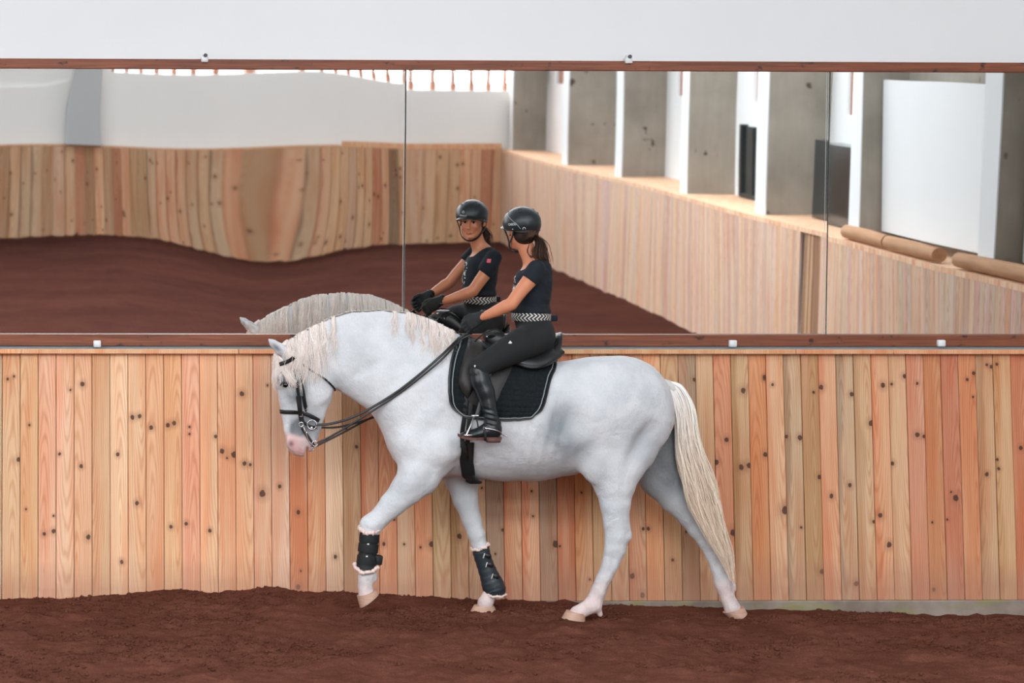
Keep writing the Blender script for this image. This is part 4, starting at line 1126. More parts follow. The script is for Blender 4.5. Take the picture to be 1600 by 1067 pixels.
# fleece-lined leg boots
def legboot(label, axis, off, leather, flare):
    t = empty('leg_boot', tuple(H(axis[-1][0], axis[-1][1], off))); tag(t, label, 'horse boot', 'leg boots of the horse')
    pts = smooth([H(a[0], a[1], off) for a in axis], 5); r = np.interp(np.linspace(0, 1, len(pts)), np.linspace(0, 1, len(axis)), [R(a[2]) for a in axis])
    r = r + .0015*np.sin(np.arange(len(r))*2.1)
    b = MB(); b.tube(pts, r, 28, rb=r*.92, ref=(0, 1, 0)); b.build('shell', M[leather], t)
    return t, pts, r
def ruff(c, ra, rb, ax, th, parent, wave=0.0, n=60, dirv=None):
    """fleece edge: a bumpy ring"""
    ax = np.array(ax)/np.linalg.norm(ax); u = np.cross((0, 1, 0), ax); u /= np.linalg.norm(u); v_ = np.cross(ax, u); p = []
    for k in range(n):
        a = 2*pi*k/n; p.append(c+u*math.cos(a)*ra+v_*math.sin(a)*rb+ax*wave*math.cos(2*a+.6)+ax*.003*math.sin(7*a))
    b = MB(); b.tube(np.array(p), th*(1+.22*np.sin(np.arange(n)*2.3)+.15*rng.normal(size=n)), 8, closed=True); b.build('fleece', M['fleece'], parent)
t, pts, r = legboot('black leg boot with fleece trim on the raised near foreleg', [(577.5, 830, 15), (577, 840, 14.5), (575, 860, 14.2), (573, 878, 14.8), (572, 889, 17)], ln, 'neoprene', 0)
ax = pts[0]-pts[-1]
ruff(pts[0]+np.array([0, 0, .004]), r[0]*1.02, r[0]*.95, ax, .012, t, .012); ruff(pts[-1], r[-1]*1.08, r[-1]*.98, ax, .011, t, .016)
def boot_straps(t, pts, r, idx, mat, tab):
    for k in idx:
        c = pts[k]; axv = pts[max(k-1, 0)]-pts[min(k+1, len(pts)-1)]; axv /= np.linalg.norm(axv)
        u = np.cross((0, 1, 0), axv); u /= np.linalg.norm(u)
        ring = [c+u*math.cos(a)*(r[k]+.003)+np.array([0, 1, 0])*math.sin(a)*(r[k]*.92+.003) for a in np.linspace(0, 2*pi, 33)[:-1]]
        nn = [(p-c)/np.linalg.norm(p-c) for p in ring]
        ring.append(ring[0]); nn.append(nn[0]); b = MB(); b.ribbon(ring, nn, .05, .003); s_ = b.build('strap', mat, t)
        a0 = c-np.array([0, 1, 0])*(r[k]*.92+.007)+u*-.012; b = MB(); b.box(-.006, .006, -.002, .002, -.004, .004, .001, Matrix.Translation(Vector(a0+axv*.028)))
        b.build('stitch_mark', M['white'], s_)
        if tab:
            e = c+u*(-r[k]-.012); b = MB(); b.box(-.02, .012, -.02, .02, -.012, .014, .004, Matrix.Translation(Vector(c-u*-(r[k]+.004)*-1*-1)))
boot_straps(t, pts, r, (5, 9, 14), M['neoprene'], False)
q = H(591, 874, ln-.0); b = MB(); b.box(-.028, .022, -.03, .03, -.03, .026, .006, Matrix.Translation(Vector(q))@Matrix.Rotation(.15, 4, 'Y')); b.build('strap_end', M['neoprene'], t)
t, pts, r = legboot('grey leather leg boot with fleece trim on the standing far foreleg', [(750.5, 855, 13.8), (753, 866, 13.8), (758, 882, 13.6), (764, 898, 15), (769, 911, 17.5), (773, 922, 18), (774, 929, 15)], lf, 'boot_leather', 1)
ax = pts[0]-pts[-1]
ruff(pts[0], r[0]*.95, r[0]*.9, ax, .009, t, .004); ruff(pts[-1], r[-1]*1.1, r[-1], np.array([-.42, 0, 1.0])*0+ax+np.array([.12, 0, .0]), .0075, t, .006)
for (x, y) in ((761, 868), (765, 882), (774, 900)):
    c = H(x, y, lf-.055); b = MB(); b.box(-.016, .024, -.003, .02, -.012, .012, .003, Matrix.Translation(Vector(c))@Matrix.Rotation(.35, 4, 'Y')); s_ = b.build('strap', M['strap'], t)
    b = MB(); b.box(-.0025, .0025, -.002, .002, -.016, .016, .001, Matrix.Translation(Vector(c+np.array([-.02, -.006, 0])))@Matrix.Rotation(.3, 4, 'Y')); b.build('edge', M['white'], s_)
# ------------------------------------------------------------ saddle cloth
def drape(px, py, s_, off):
    """point on side s_ of the horse for a near-side picture position"""
    q = H(px, py, -.27)
    r_ = side_pt(q[0], q[2], s_, off)
    if r_ is None:      # above the back: fall to the topline
        loc, nn, _, dd = BV.find_nearest(Vector((q[0], YH+s_*.02, q[2])))
        r_ = (np.array(loc)+np.array(nn)*off, np.array(nn))
    return r_
def interp_poly(pts, n):
    p = np.array(pts, float); d_ = np.r_[0, np.cumsum(np.linalg.norm(np.diff(p, axis=0), axis=1))]; t = np.linspace(0, d_[-1], n)
    return np.stack([np.interp(t, d_, p[:, 0]), np.interp(t, d_, p[:, 1])], 1)
pad = empty('saddle_pad', tuple(H(790, 560, 0))); tag(pad, 'black quilted saddle pad with grey piping under the saddle', 'saddle pad')
front = smooth([(738, 524), (724, 535), (711, 560), (705, 585), (703, 612)], 6); rear = smooth([(886, 563), (876, 578), (866, 590), (858, 606), (852, 622)], 6)
NU, NV = 121, 118
bot = smooth([(703, 612), (708, 634), (726, 651), (756, 655.5), (800, 655.5), (828, 652), (844, 640), (852, 622)], 8)
def pad_grid(s_):
    fr = interp_poly(list(front[:-1])+list(smooth([(703, 612), (708, 634), (726, 651)], 6)), NV)
    rr = interp_poly(list(rear[:-1])+list(smooth([(852, 622), (844, 640), (828, 652)], 6)), NV)
    v = []; ok = []
    for i in range(NU):
        u = i/(NU-1)
        for j in range(NV):
            w__ = j/(NV-1); p = fr[j]*(1-u)+rr[j]*u
            # let the lower edge run flat between the corners, the upper edge follow the back
            p[1] += sm(w__, .6, 1)*math.sin(pi*u)**.6*4.0 + (1-w__)**2*math.sin(pi*u)*14
            g = None; dy = 0
            while g is None and dy < 60: g = drape(p[0], p[1]+dy, s_, 0); dy += 2
            pt, nn = g
            quilt = .0065*abs(math.sin(u*pi*17))**.6*abs(math.sin(w__*pi*14))**.6
            if min(u, 1-u) < .035 or w__ > .965: quilt = .002
            v.append(pt + nn*(.012+quilt)); ok.append(nn)
    return np.array(v), ok
for s_ in (-1, 1):
    v, _n = pad_grid(s_)
    I = np.arange(NU*NV).reshape(NU, NV); q = np.stack([I[:-1, :-1], I[1:, :-1], I[1:, 1:], I[:-1, 1:]], -1).reshape(-1, 4)
    if s_ > 0: q = q[:, ::-1]
    # close the rim with a thin inner sheet
    inner = v - np.array(_n)*.008; allv = np.vstack([v, inner]); n = len(v)
    rim = list(I[0, :])+list(I[1:, -1])+list(I[-1, ::-1][1:])
    e = np.array([(rim[k], rim[k+1], rim[k+1]+n, rim[k]+n) for k in range(len(rim)-1)])
    b = MB(); b.v = [tuple(p) for p in allv]; b.f = [tuple(x) for x in np.vstack([q, e, q[:, ::-1]+n]).tolist()]
    b.build('pad_panel', M['pad'], pad)
    edge = v.reshape(NU, NV, 3); pth = np.vstack([edge[0, 12:], edge[1:, -1], edge[-1, ::-1][1:-12]]); nn = np.array(_n).reshape(NU, NV, 3)
    b = MB(); b.tube(pth[::2], .006, 6); b.build('binding', M['leather'], pad)
    # piping just inside the binding
    k = 4; pth = np.vstack([edge[k, 12:-k], edge[k+1:-k, -1-k], edge[-1-k, ::-1][k+1:-12]]); nn_ = np.vstack([nn[k, 12:-k], nn[k+1:-k, -1-k], nn[-1-k, ::-1][k+1:-12]])
    b = MB(); b.tube((pth+nn_*.003)[::2], .0028, 6); b.build('piping', M['grey_trim'], pad)

# ------------------------------------------------------------ saddle
sdl = empty('saddle', tuple(H(805, 545, 0))); tag(sdl, 'black leather dressage saddle on the white-grey horse', 'saddle')
def flat_part(name, outline, s_, off, th, mat, parent=None, curve=0.0, res=14):
    """leather sheet laid over the horse: filled outline, draped, with thickness; a polar grid from its centre"""
    o = interp_poly(outline+[outline[0]], 49)[:-1]; c_ = o.mean(0); rings = [.0, .3, .55, .75, .88, .96, 1.0]; v = []; nn = []
    for ri, f in enumerate(rings[1:]):
        for p in o:
            q = c_+(p-c_)*f; g = None; dy = 0
            while g is None and dy < 70: g = drape(q[0], q[1]+dy, s_, 0); dy += 2
            bulge = th*(1-max(0, (f-.7)/.3)**2*.75)
            v.append(g[0]+np.array([0, s_, 0])*(off+bulge)*.6+g[1]*(off+bulge)*.4); nn.append(g[1])
    g = drape(c_[0], c_[1], s_, 0); v.append(g[0]+np.array([0, s_, 0])*(off+th)); n = 48; f = []
    for r in range(5):
        for k in range(n): f.append((r*n+k, r*n+(k+1) % n, r*n+n+(k+1) % n, r*n+n+k))
    C_ = len(v)-1
    for k in range(n): f.append((C_, (k+1) % n, k))
    base = len(v)
    for k in range(n): v.append(np.array(v[5*n+k])-np.array([0, s_, 0])*(th*.25+.003))
    for k in range(n): f.append((5*n+k, 5*n+(k+1) % n, base+(k+1) % n, base+k))
    b = MB(); b.add(v, f); return b.build(name, mat, parent or sdl)
# seat: lofted along x
def sx(px): return H(px, 550, 0)[0]
def sz(py): return H(800, py, 0)[2]
st = [(757, 521, 530, .045), (766, 516, 541, .065), (778, 515.5, 549, .085), (790, 523, 556, .11), (805, 536, 562, .135), (822, 545, 566, .16), (840, 545, 567, .175), (856, 537, 562, .165), (867, 527, 553, .13), (874, 519.5, 540, .08), (877, 519, 527, .035)]
st = smooth([(a, b_, c_, d_) for a, b_, c_, d_ in st], 3); b = MB(); n = 24; v = []
for (px, t_, bt, hw) in st:
    zt_, zb_2 = sz(t_), sz(bt); 
    for k in range(n):
        a = 2*pi*k/n; cc, ss = math.cos(a), math.sin(a)
        y_ = hw*np.sign(cc)*abs(cc)**.75; z_ = (zt_+zb_2)/2+(zt_-zb_2)/2*np.sign(ss)*abs(ss)**.8
        v.append((sx(px), YH+y_, z_ - .03*(abs(y_)/.17)**2))
f = [(i*n+k, i*n+(k+1) % n, (i+1)*n+(k+1) % n, (i+1)*n+k) for i in range(len(st)-1) for k in range(n)]
f += [tuple(range(n)), tuple((len(st)-1)*n+k for k in range(n))]; b.add(v, f); b.build('seat', M['leather'], sdl)
for s_ in (-1, 1):
    # panels: two stuffed layers under the seat at the back
    b = MB(); b.tube(smooth([H(786, 548, s_*.13), H(812, 562, s_*.19), H(840, 566, s_*.19), H(860, 556, s_*.15), H(871, 545, s_*.09)], 5), [.024]*4+[.028]*13+[.022]*3+[.015], 12, rb=.05, ref=(0, .8, .6)); b.build('panel', M['leather'], sdl)
    b = MB(); b.tube(smooth([H(800, 561, s_*.19), H(830, 571, s_*.22), H(856, 562, s_*.17), H(871, 551, s_*.10)], 5), .016, 10, rb=.03, ref=(0, .8, .6)); b.build('panel', M['leather'], sdl)
    b = MB(); b.tube(smooth([H(812, 556, s_*.17), H(835, 560, s_*.18), H(856, 549, s_*.15), H(871, 533, s_*.09)], 5), .004, 6); b.build('piping', M['strap'], sdl)
    flat_part('flap', [(748, 533), (735, 560), (726, 592), (727, 612), (731, 626), (745, 634), (762, 636), (775, 628), (784, 608), (796, 588), (808, 568), (806, 548), (780, 532)], s_, .020, .008, M['leather_dull'])
    flat_part('sweat_flap', [(745, 612), (737, 622), (735, 632), (747, 635), (765, 636), (770, 618)], s_, .016, .006, M['leather_dull'])
    flat_part('knee_roll', [(756, 528), (742, 534), (728, 556), (719, 580), (716.5, 597), (721, 611), (730, 623), (738, 612), (742, 590), (748, 566), (766, 545)], s_, .024, .036, M['leather_dull'])
    # pommel side with stud
    flat_part('skirt', [(760, 524), (752, 534), (757, 546), (775, 552), (800, 560), (812, 556), (802, 540), (783, 520)], s_, .034, .014, M['leather'])
    q = H(760, 525.5, s_*.14); g = side_pt(q[0], q[2], s_, .055)
    b = MB(); b.ball(H(761, 526, s_*.062 if False else s_*.10), (.006, .006, .006)); b.build('stud', M['steel'], sdl)
    b = MB(); b.tube(smooth([H(742, 533, s_*.13), H(758, 520, s_*.09), H(775, 515, s_*.06), H(788, 521, s_*.04)], 5), .0045, 6); b.build('welt', M['leather'], sdl)
b = MB(); b.tube(smooth([H(768, 526, -.07), H(766, 520, -.035), H(766, 518.5, 0), H(766, 520, .035), H(768, 526, .07)], 4), .013, 10, rb=.026, ref=(1, 0, 0)); b.build('pommel', M['leather'], sdl)

def strap_on(name, pts, wid, th, mat, parent, off=.006, s_=-1, depth=-.27, n=24):
    p = smooth(pts, 6); P_ = []; N_ = []
    for a in p:
        q = H(a[0], a[1], depth); g = side_pt(q[0], q[2], s_, off)
        if g is None: continue
        P_.append(g[0]); N_.append(g[1])
    P_ = np.array(P_); N_ = np.array(N_)
    for _ in range(3): P_[1:-1] = .5*P_[1:-1]+.25*(P_[2:]+P_[:-2]); N_[1:-1] = .5*N_[1:-1]+.25*(N_[2:]+N_[:-2])
    b = MB(); b.ribbon(P_, N_, wid, th); return b.build(name, mat, parent)
# girth: wraps under the belly between the billets
gp = []; gn = []
cx_ = H(731, 700, 0); 
for a in np.linspace(-70, 250, 60):
    ar = math.radians(a)  # angle in the yz plane; -90 = straight down, covers lower part only
pts_g = []
for s_ in (-1, 1):
    col_ = []
    for (px, py) in ((729, 690), (729, 703), (731, 718), (734, 730), (737, 739), (739, 743.5)):
        q = H(px, py, -.2); g = side_pt(q[0], q[2], s_, .010)
        if g is not None: col_.append(g)
    pts_g.append(col_)
low = BV.ray_cast(Vector((H(739, 740, 0)[0], YH, .2)), Vector((0, 0, 1)))
mid_g = (np.array(low[0])+np.array([0, 0, -.010]), np.array([0, 0, -1.0]))
chain_ = pts_g[0] + [(mid_g[0]+np.array([0, -.08, .002]), mid_g[1]), mid_g, (mid_g[0]+np.array([0, .08, .002]), mid_g[1])] + pts_g[1][::-1]
gp = smooth([c_[0] for c_ in chain_], 4); gn = smooth([c_[1] for c_ in chain_], 4)
b = MB(); b.ribbon(gp, gn, .078, .014); o = b.build('girth', M['neoprene'], sdl)
for s_ in (-1, 1):
    strap_on('billet', [(730, 618), (727, 650), (724, 680), (722, 700)], .026, .005, M['leather'], sdl, .012, s_)
    strap_on('billet', [(738, 620), (735, 652), (733, 680), (733, 705)], .026, .005, M['leather'], sdl, .014, s_)
    strap_on('buckle_guard', [(723, 690), (724, 704), (729, 714)], .028, .009, M['leather_dull'], sdl, .022, s_)
    strap_on('buckle_guard', [(735, 692), (737, 704), (740, 716)], .024, .009, M['leather_dull'], sdl, .022, s_)
# stirrups hang free beside the horse
OFB = .375                       # boot / stirrup distance from the mid plane
for s_ in (-1, 1):
    lp = smooth([H(771, 560, s_*.30), H(760, 600, s_*.345), H(748, 640, s_*(OFB-.01)), H(744, 652, s_*OFB)], 6)
    b = MB(); nn = np.tile((0, s_, 0.), (len(lp), 1)).astype(float); b.ribbon(lp, nn, .026, .006); b.build('stirrup_leather', M['strap'], sdl)
    lp2 = smooth([H(766, 570, s_*.305), H(755, 615, s_*.345), H(745.5, 651, s_*(OFB-.014))], 6); b = MB(); b.ribbon(lp2, nn[:len(lp2)], .024, .005); b.build('stirrup_leather', M['strap'], sdl)
    top = H(742, 651, s_*OFB); st_o = MB()
    ext = H(729, 679, s_*(OFB+.055)); inn = H(748, 679, s_*(OFB-.062))
    arch = smooth([ext, ext*.45+top*.55+np.array([-.006, s_*.022, .0]), top+np.array([-.008, s_*.008, -.004]), top+np.array([.008, -s_*.008, -.004]), inn*.45+top*.55+np.array([.010, -s_*.02, 0]), inn], 6)
    st_o.tube(arch, [.0065]*3+[.005]*(len(arch)-6)+[.0065]*3, 8); st_o.tube([top+np.array([-.02, 0, .006]), top+np.array([.02, 0, .006])], .006, 8)
    stp = st_o.build('stirrup', M['steel'], sdl)
    # tread: an oblong ring seen from the front-left
    c_ = (ext+inn)/2+np.array([0, 0, -.004]); ux = np.array([1, 0, 0.]); uy = (inn-ext); uy /= np.linalg.norm(uy); rg = []
    for k in range(28):
        a = 2*pi*k/28; cc, ss = math.cos(a), math.sin(a)
        rg.append(c_+ux*.024*np.sign(cc)*abs(cc)**.5+uy*.062*np.sign(ss)*abs(ss)**.5)
    t_ = MB(); t_.tube(rg, .008, 8, closed=True); t_.build('tread', M['steel'], stp)
    t_ = MB(); t_.tube([c_-uy*.055, c_+uy*.055], .018, 8, rb=.004, ref=(0, 0, 1)); t_.build('rubber_pad', M['sole'], stp)

# ------------------------------------------------------------ bridle
brd = empty('bridle', tuple(H(470, 650, 0))); tag(brd, 'black double bridle with steel bits and four reins', 'bridle')
def strap_v(name, pts, wid, mat=None, th=.005, off=.004, both=True, parent=None):
    p = smooth(pts, 7); P_ = []; N_ = []
    for a in p:
        g = on_view(a[0], a[1], off)
        if g is None: continue
        if len(P_) and np.linalg.norm(g[0]-P_[-1]) > .08: continue
        P_.append(g[0]); N_.append(g[1])
    P_ = np.array(P_); N_ = np.array(N_); 
    for _ in range(4): P_[1:-1] = .5*P_[1:-1]+.25*(P_[2:]+P_[:-2]); N_[1:-1] = .5*N_[1:-1]+.25*(N_[2:]+N_[:-2])
    for s_ in ((-1, 1) if both else (-1,)):
        A = P_.copy(); B = N_.copy()
        if s_ > 0: A[:, 1] = 2*YH-A[:, 1]; B[:, 1] *= -1
        b = MB(); b.ribbon(A, B, wid, th); b.build(name, mat or M['strap'], parent or brd)
strap_v('browband', [(440, 569), (449, 565), (457, 557)], .024, off=.020)
strap_v('cheekpiece', [(458, 560), (462, 590), (467, 622), (470, 655)], .017)
strap_v('cheekpiece', [(464, 562), (470, 590), (476, 622), (477, 645)], .013)
strap_v('throatlatch', [(458, 556), (480, 575), (505, 590), (520, 604), (523, 609)], .011)
strap_v('noseband', [(438.5, 643), (446, 643.5), (456, 643.5), (468, 644), (484, 649), (498, 657)], .024)
strap_v('flash_strap', [(470, 655), (480, 664), (494, 668)], .016)
strap_v('cheekpiece_end', [(466, 618), (468, 640), (472, 660)], .028, th=.008)
strap_v('cheekpiece_end', [(474, 618), (477, 636)], .022, th=.008)
strap_v('curb_strap', [(472, 668), (482, 684), (490, 697)], .020, M['leather_dull'])
def ring3(c, r, th, name, parent, ax=(0, 1, 0), sq=0):
    ax = np.array(ax, float); ax /= np.linalg.norm(ax); u = np.cross(ax, (0, 0, 1.)); u /= np.linalg.norm(u); w__ = np.cross(ax, u)
    p = [c+u*math.cos(a)*r+w__*math.sin(a)*r for a in np.linspace(0, 2*pi, 25)[:-1]]
    b = MB(); b.tube(np.array(p), th, 8, closed=True); return b.build(name, M['steel'], parent)
bit = {}
for s_ in (-1, 1):
    def K(px, py, off=.085): return H(px, py, s_*off)
    ring3(K(487.5, 663.5, .078), .028, .0038, 'bit_ring', brd, (.15, 1, 0))
    ring3(K(470.5, 663, .082), .013, .003, 'curb_eye', brd)
    b = MB(); b.tube(smooth([K(474, 667, .084), K(478, 677, .085), K(481, 686, .085), K(487, 695, .084)], 5), [.005, .0055, .006, .007, .006, .0055, .005, .0045, .004, .0035, .0035, .0035, .0035, .004, .004, .004], 8); b.build('curb_shank', M['steel'], brd)
    ring3(K(492, 693, .084), .016, .003, 'curb_ring', brd)
    ring3(K(489, 701, .083), .008, .002, 'curb_hook', brd)
    for px, py in ((469.5, 648), (478, 641.5), (506, 660.5) if s_ < 0 else (478, 641.5)):
        g = on_view(px, py, .010); 
        if g is None: continue
        c_ = g[0].copy(); c_[1] = c_[1] if s_ < 0 else 2*YH-c_[1]
        b = MB(); fr = [c_+np.array([x, -.001*s_*-1, z]) for x, z in ((-.010, -.008), (.010, -.008), (.010, .008), (-.010, .008))]; b.tube(fr, .0024, 6, closed=True); b.build('buckle', M['steel'], brd)
    c_ = K(476, 665, .03); b = MB(); b.tube([H(487, 668, -.08), H(484, 674, 0), H(487, 668, .08)] if s_ < 0 else [H(478, 676, -.084), H(480, 680, 0), H(478, 676, .084)], .006, 8); b.build('mouthpiece', M['steel'], brd)
# reins: flat straps from the rings to the hands
hand_l = (733, 517); hy = .085
def rein(pts, wid=.016):
    p = smooth(pts, 8); b = MB(); n = len(p); nn = np.tile((0, -1., .25), (n, 1)); b.ribbon(p, nn, wid, .004); return b.build('rein', M['strap'], brd)
def offn(px, py, pad_):   # clear of the near side of the neck
    g = on_view(px, py, pad_); return g[0] if g is not None else None
n1_ = [H(493, 664, -.08), H(520, 661.5, -.10), H(560, 648, -.14)] + [offn(x, y, o_) for x, y, o_ in ((612, 618, .012), (650, 592, .022), (690, 560, .034), (715, 537, .04))] + [H(731, 521, -.13)]
n2_ = [H(496, 692, -.085), H(520, 680, -.10), H(560, 656, -.14)] + [offn(x, y, o_) for x, y, o_ in ((616, 620, .012), (650, 597, .022), (690, 566, .034), (716, 541, .04))] + [H(733, 524, -.125)]
rein(n1_, .015); rein(n2_, .012)
f1 = [H(496, 668, .08), H(530, 667, .12), H(575, 655, .17), H(610, 640, .22), H(650, 610, .26), H(690, 570, .2), H(731, 519, .10)]
f2 = [H(494, 697, .085), H(530, 679, .12), H(575, 655, .18), H(612, 637, .225), H(650, 612, .27), H(690, 574, .21), H(733, 522, .095)]
rein(f1, .012); rein(f2, .012)
rein([H(733, 526, -.12), H(738, 545, -.12), H(741, 548, -.06), H(738, 530, -.03), H(735, 526, .09)], .014)

# ------------------------------------------------------------ rider
rid = empty('person', tuple(H(830, 545, 0)))
tag(rid, 'person riding in black helmet, navy shirt and black breeches, head turned to the mirror', 'person')
def Q(px, py, off): return H(px, py, off)
def c3(sd_, pts, k=.02):   # (px,py,off,r metres)
    sd_.chain([(*H(a[0], a[1], a[2]), a[3]) for a in pts], k, planar=False)
SKIN = (204, 134, 100)
# arms and torso / neck as one body
def arm(sd_, s_, g=0.0, upto='hand', start=0):
    y1, y2, y3 = s_*.155, s_*.205, s_*.115
    if s_ > 0: y2, y3 = .20, .10
    pts = [(838, 421, y1, .048+g), (829, 436, s_*.175, .046+g), (811, 458, s_*.195, .040+g), (799, 475, y2, .038+g), (790, 479, s_*.195, .039+g), (776, 486, s_*.17, .035+g), (762, 492, s_*.145, .028+g), (752, 496, y3*1.08, .0225+g)]
    if upto == 'sleeve': pts = [(838, 420, y1, .054), (829, 433, s_*.172, .056), (821.5, 442, s_*.185, .055)]
    c3(sd_, pts, .025)
def torso(sd_, g=0.0):
    k = YH/FPX
    hc([(838, 522, 27+g/k, W(.165+g, 27+g/k)), (832, 500, 25.5+g/k, W(.135+g, 26+g/k)), (829, 485, 25.5+g/k, W(.125+g, 25.5+g/k)), (831, 462, 27+g/k, W(.135+g, 27+g/k)), (834, 440, 27+g/k, W(.15+g, 27+g/k)), (838, 424, 21+g/k, W(.145+g, 21+g/k)), (838, 414, 13+g/k, W(.09+g, 13+g/k))], 0, .03, sd_)
def neck(sd_, g=0): c3(sd_, [(836, 416, 0, .058+g), (829, 404, .0, .050+g), (822, 388, .004, .049+g), (817, 370, .008, .052+g)], .03)
def thigh(sd_, s_, g=0.0):
    c3(sd_, [(836, 530, s_*.10, .105+g), (815, 538, s_*.18, .098+g), (790, 551, s_*.25, .085+g), (766, 564, s_*.31, .070+g), (750, 574, s_*.335, .060+g), (748, 590, s_*.345, .056+g)], .05)
B0 = H(700, 600, 0); B1 = H(900, 360, 0)
sb = SDF((B0[0], YH-.42, H(0, 610, 0)[2]), (H(905, 0, 0)[0], YH+.42, H(0, 350, 0)[2]), .0075)
torso(sb); neck(sb)
for s_ in (-1, 1): arm(sb, s_); thigh(sb, s_, -.006)
bv, bq = sb.nets(); bv = relax(bv, bq, 3, .6)
# head, in its own finer grid, turned to the mirror
HCt = H(815, 360, .008)
Fv = np.array([-.40, .91, -.06]); Fv /= np.linalg.norm(Fv); Lv = np.cross((0, 0, 1), Fv); Lv /= np.linalg.norm(Lv); Uv = np.cross(Fv, Lv)
HM = np.stack([Fv, Lv, Uv], 1)
def hl(a, b_, c_): return HCt + HM @ np.array([a, b_, c_])
sh = SDF((HCt-.2).tolist(), (HCt+.2).tolist(), .0034)
def he(c_, r, k=.015, op='u', rot=None): sh.ell(hl(*c_), r, k, M=HM if rot is None else HM @ rot, op=op)
def hch(pts, k=.01): sh.chain([(*hl(*p[:3]), p[3]) for p in pts], k, planar=False)
he((-.008, 0, .03), (.092, .072, .085)); he((.022, 0, -.035), (.066, .056, .078), .03); he((.062, 0, -.097), (.022, .026, .018), .02)
hch([(.01, .052, -.06, .018), (.045, .030, -.092, .015), (.062, 0, -.1, .014)], .02); hch([(.01, -.052, -.06, .018), (.045, -.030, -.092, .015), (.062, 0, -.1, .014)], .02)
for s_ in (-1, 1):
    he((.060, s_*.038, -.030), (.018, .018, .016), .018)     # cheekbone
    he((.091, s_*.029, .004), (.014, .015, .010), .010, '-')  # socket
    hch([(.080, s_*.012, .018, .007), (.072, s_*.045, .016, .007)], .012)  # brow
    he((.096, s_*.009, -.037), (.008, .006, .006), .006)
    hch([(-.006, s_*.074, .008, .008), (-.014, s_*.079, -.004, .008), (-.004, s_*.074, -.028, .007)], .008)
hch([(.084, 0, .008, .007), (.096, 0, -.018, .008), (.104, 0, -.034, .0085)], .008)
hch([(.082, -.021, -.0685, .003), (.091, -.008, -.0650, .0042), (.091, .008, -.0650, .0042), (.082, .021, -.0685, .003)], .005)
hch([(.082, -.015, -.0740, .003), (.089, 0, -.0745, .0055), (.082, .015, -.0740, .003)], .005)
c3(sh, [(829, 404, .0, .049), (822, 388, .004, .049), (817, 372, .008, .050)], .02)
hv_, hq_ = sh.nets(); hv_ = relax(hv_, hq_, 2, .5)
# one body mesh: head grid kept above the neck cut, body grid below
zc = H(822, 385, 0)[2]
kb = (bv[bq].mean(1)[:, 2] < zc+.012); kh = (hv_[hq_].mean(1)[:, 2] > zc-.012)
av = np.vstack([bv, hv_]); aq = np.vstack([bq[kb], hq_[kh]+len(bv)])
used = np.unique(aq); rm = np.full(len(av), -1); rm[used] = np.arange(len(used)); av = av[used]; aq = rm[aq]
me = fastmesh('body', av, aq)
cs = np.tile(np.array(lin(SKIN)), (len(av), 1)); L3 = (av-HCt) @ HM
def sp(c_, r, rgb, w__=1):
    global cs
    m_ = (w__*np.exp(-(((L3-np.array(c_))/np.array(r))**2).sum(1)))[:, None]; cs = cs*(1-m_)+np.array(lin(rgb))*m_
sp((.09, 0, -.0695), (.02, .018, .0055), (172, 92, 82), .75); sp((.08, .035, -.035), (.03, .02, .02), (214, 124, 100), .5); sp((.08, -.035, -.035), (.03, .02, .02), (214, 124, 100), .5)
sp((.085, .029, .019), (.02, .017, .0035), (70, 46, 36), .9); sp((.085, -.029, .019), (.02, .017, .0035), (70, 46, 36), .9)
sp((.085, .029, .004), (.02, .014, .008), (150, 96, 74), .6); sp((.085, -.029, .004), (.02, .014, .008), (150, 96, 74), .6)
setcol(me, cs); link('body', me, M['skin'], rid)
for s_ in (-1, 1):
    b = MB(); b.ball(hl(.073, s_*.029, .003), .0125, 16, 10); b.build('eye', M['eyewhite'], rid)
    b = MB(); b.ball(hl(.0805, s_*.029-.001, .002), (.0065, .0078, .0085), 12, 8, Matrix(HM.tolist())); b.build('iris', M['eye'], rid)
    b = MB(); b.tube([hl(.080, s_*.042, .004), hl(.087, s_*.036, .0085), hl(.089, s_*.028, .0095), hl(.084, s_*.018, .005)], .0022, 6); b.build('eyelashes', M['eye'], rid)

def cloth(name, fn, clipfn, mat, h=.0065, rel=3, wr=None):
    s = SDF((B0[0], YH-.42, H(0, 612, 0)[2]), (H(905, 0, 0)[0], YH+.42, H(0, 395, 0)[2]), h)
    fn(s); X, Y, Z = np.meshgrid(*s.ax, indexing='ij', sparse=True); cl = clipfn(X, Y, Z)
    inner = s.F + .006
    F = np.maximum(s.F, cl)
    v, q = s.nets(F.astype(np.float32)); v = relax(v, q, rel, .6)
    if wr is not None: v = wr(v)
    return link(name, fastmesh(name, v, q), mat, rid)
zbelt = H(829, 500, 0)[2]; zbt = H(829, 490, 0)[2]
def shirt_f(s):
    torso(s, .008)
    s.ell(H(829, 486, 0), (.112, .145, .03), .03)
    s2 = SDF((B0[0], YH-.42, H(0, 612, 0)[2]), (H(905, 0, 0)[0], YH+.42, H(0, 395, 0)[2]), s.h)
    for s_ in (-1, 1): arm(s2, s_, 0, 'sleeve')
    X, Y, Z = np.meshgrid(*s2.ax, indexing='ij', sparse=True); p = H(821.5, 441, 0)
    s2.F = np.maximum(s2.F, -((X-p[0])*.62+(Z-p[2])*.78)).astype(np.float32); s.put((slice(None),)*3, s2.F, .012)
def halfspace(px, py, nx, nz):
    q = H(px, py, 0); l = math.hypot(nx, nz); return lambda X, Y, Z: ((X-q[0])*nx+(Z-q[2])*nz)/l
neckline = halfspace(830, 413, -.42, 1)
def shirt_clip(X, Y, Z):
    a = (zbt+.004)-Z
    # round neckline
    q = H(829, 405, 0); nk = .088 - np.sqrt(((X-q[0]+.01)/1.0)**2+(Y-q[1])**2+((Z-q[2])/.95)**2)
    return np.maximum(a, nk)
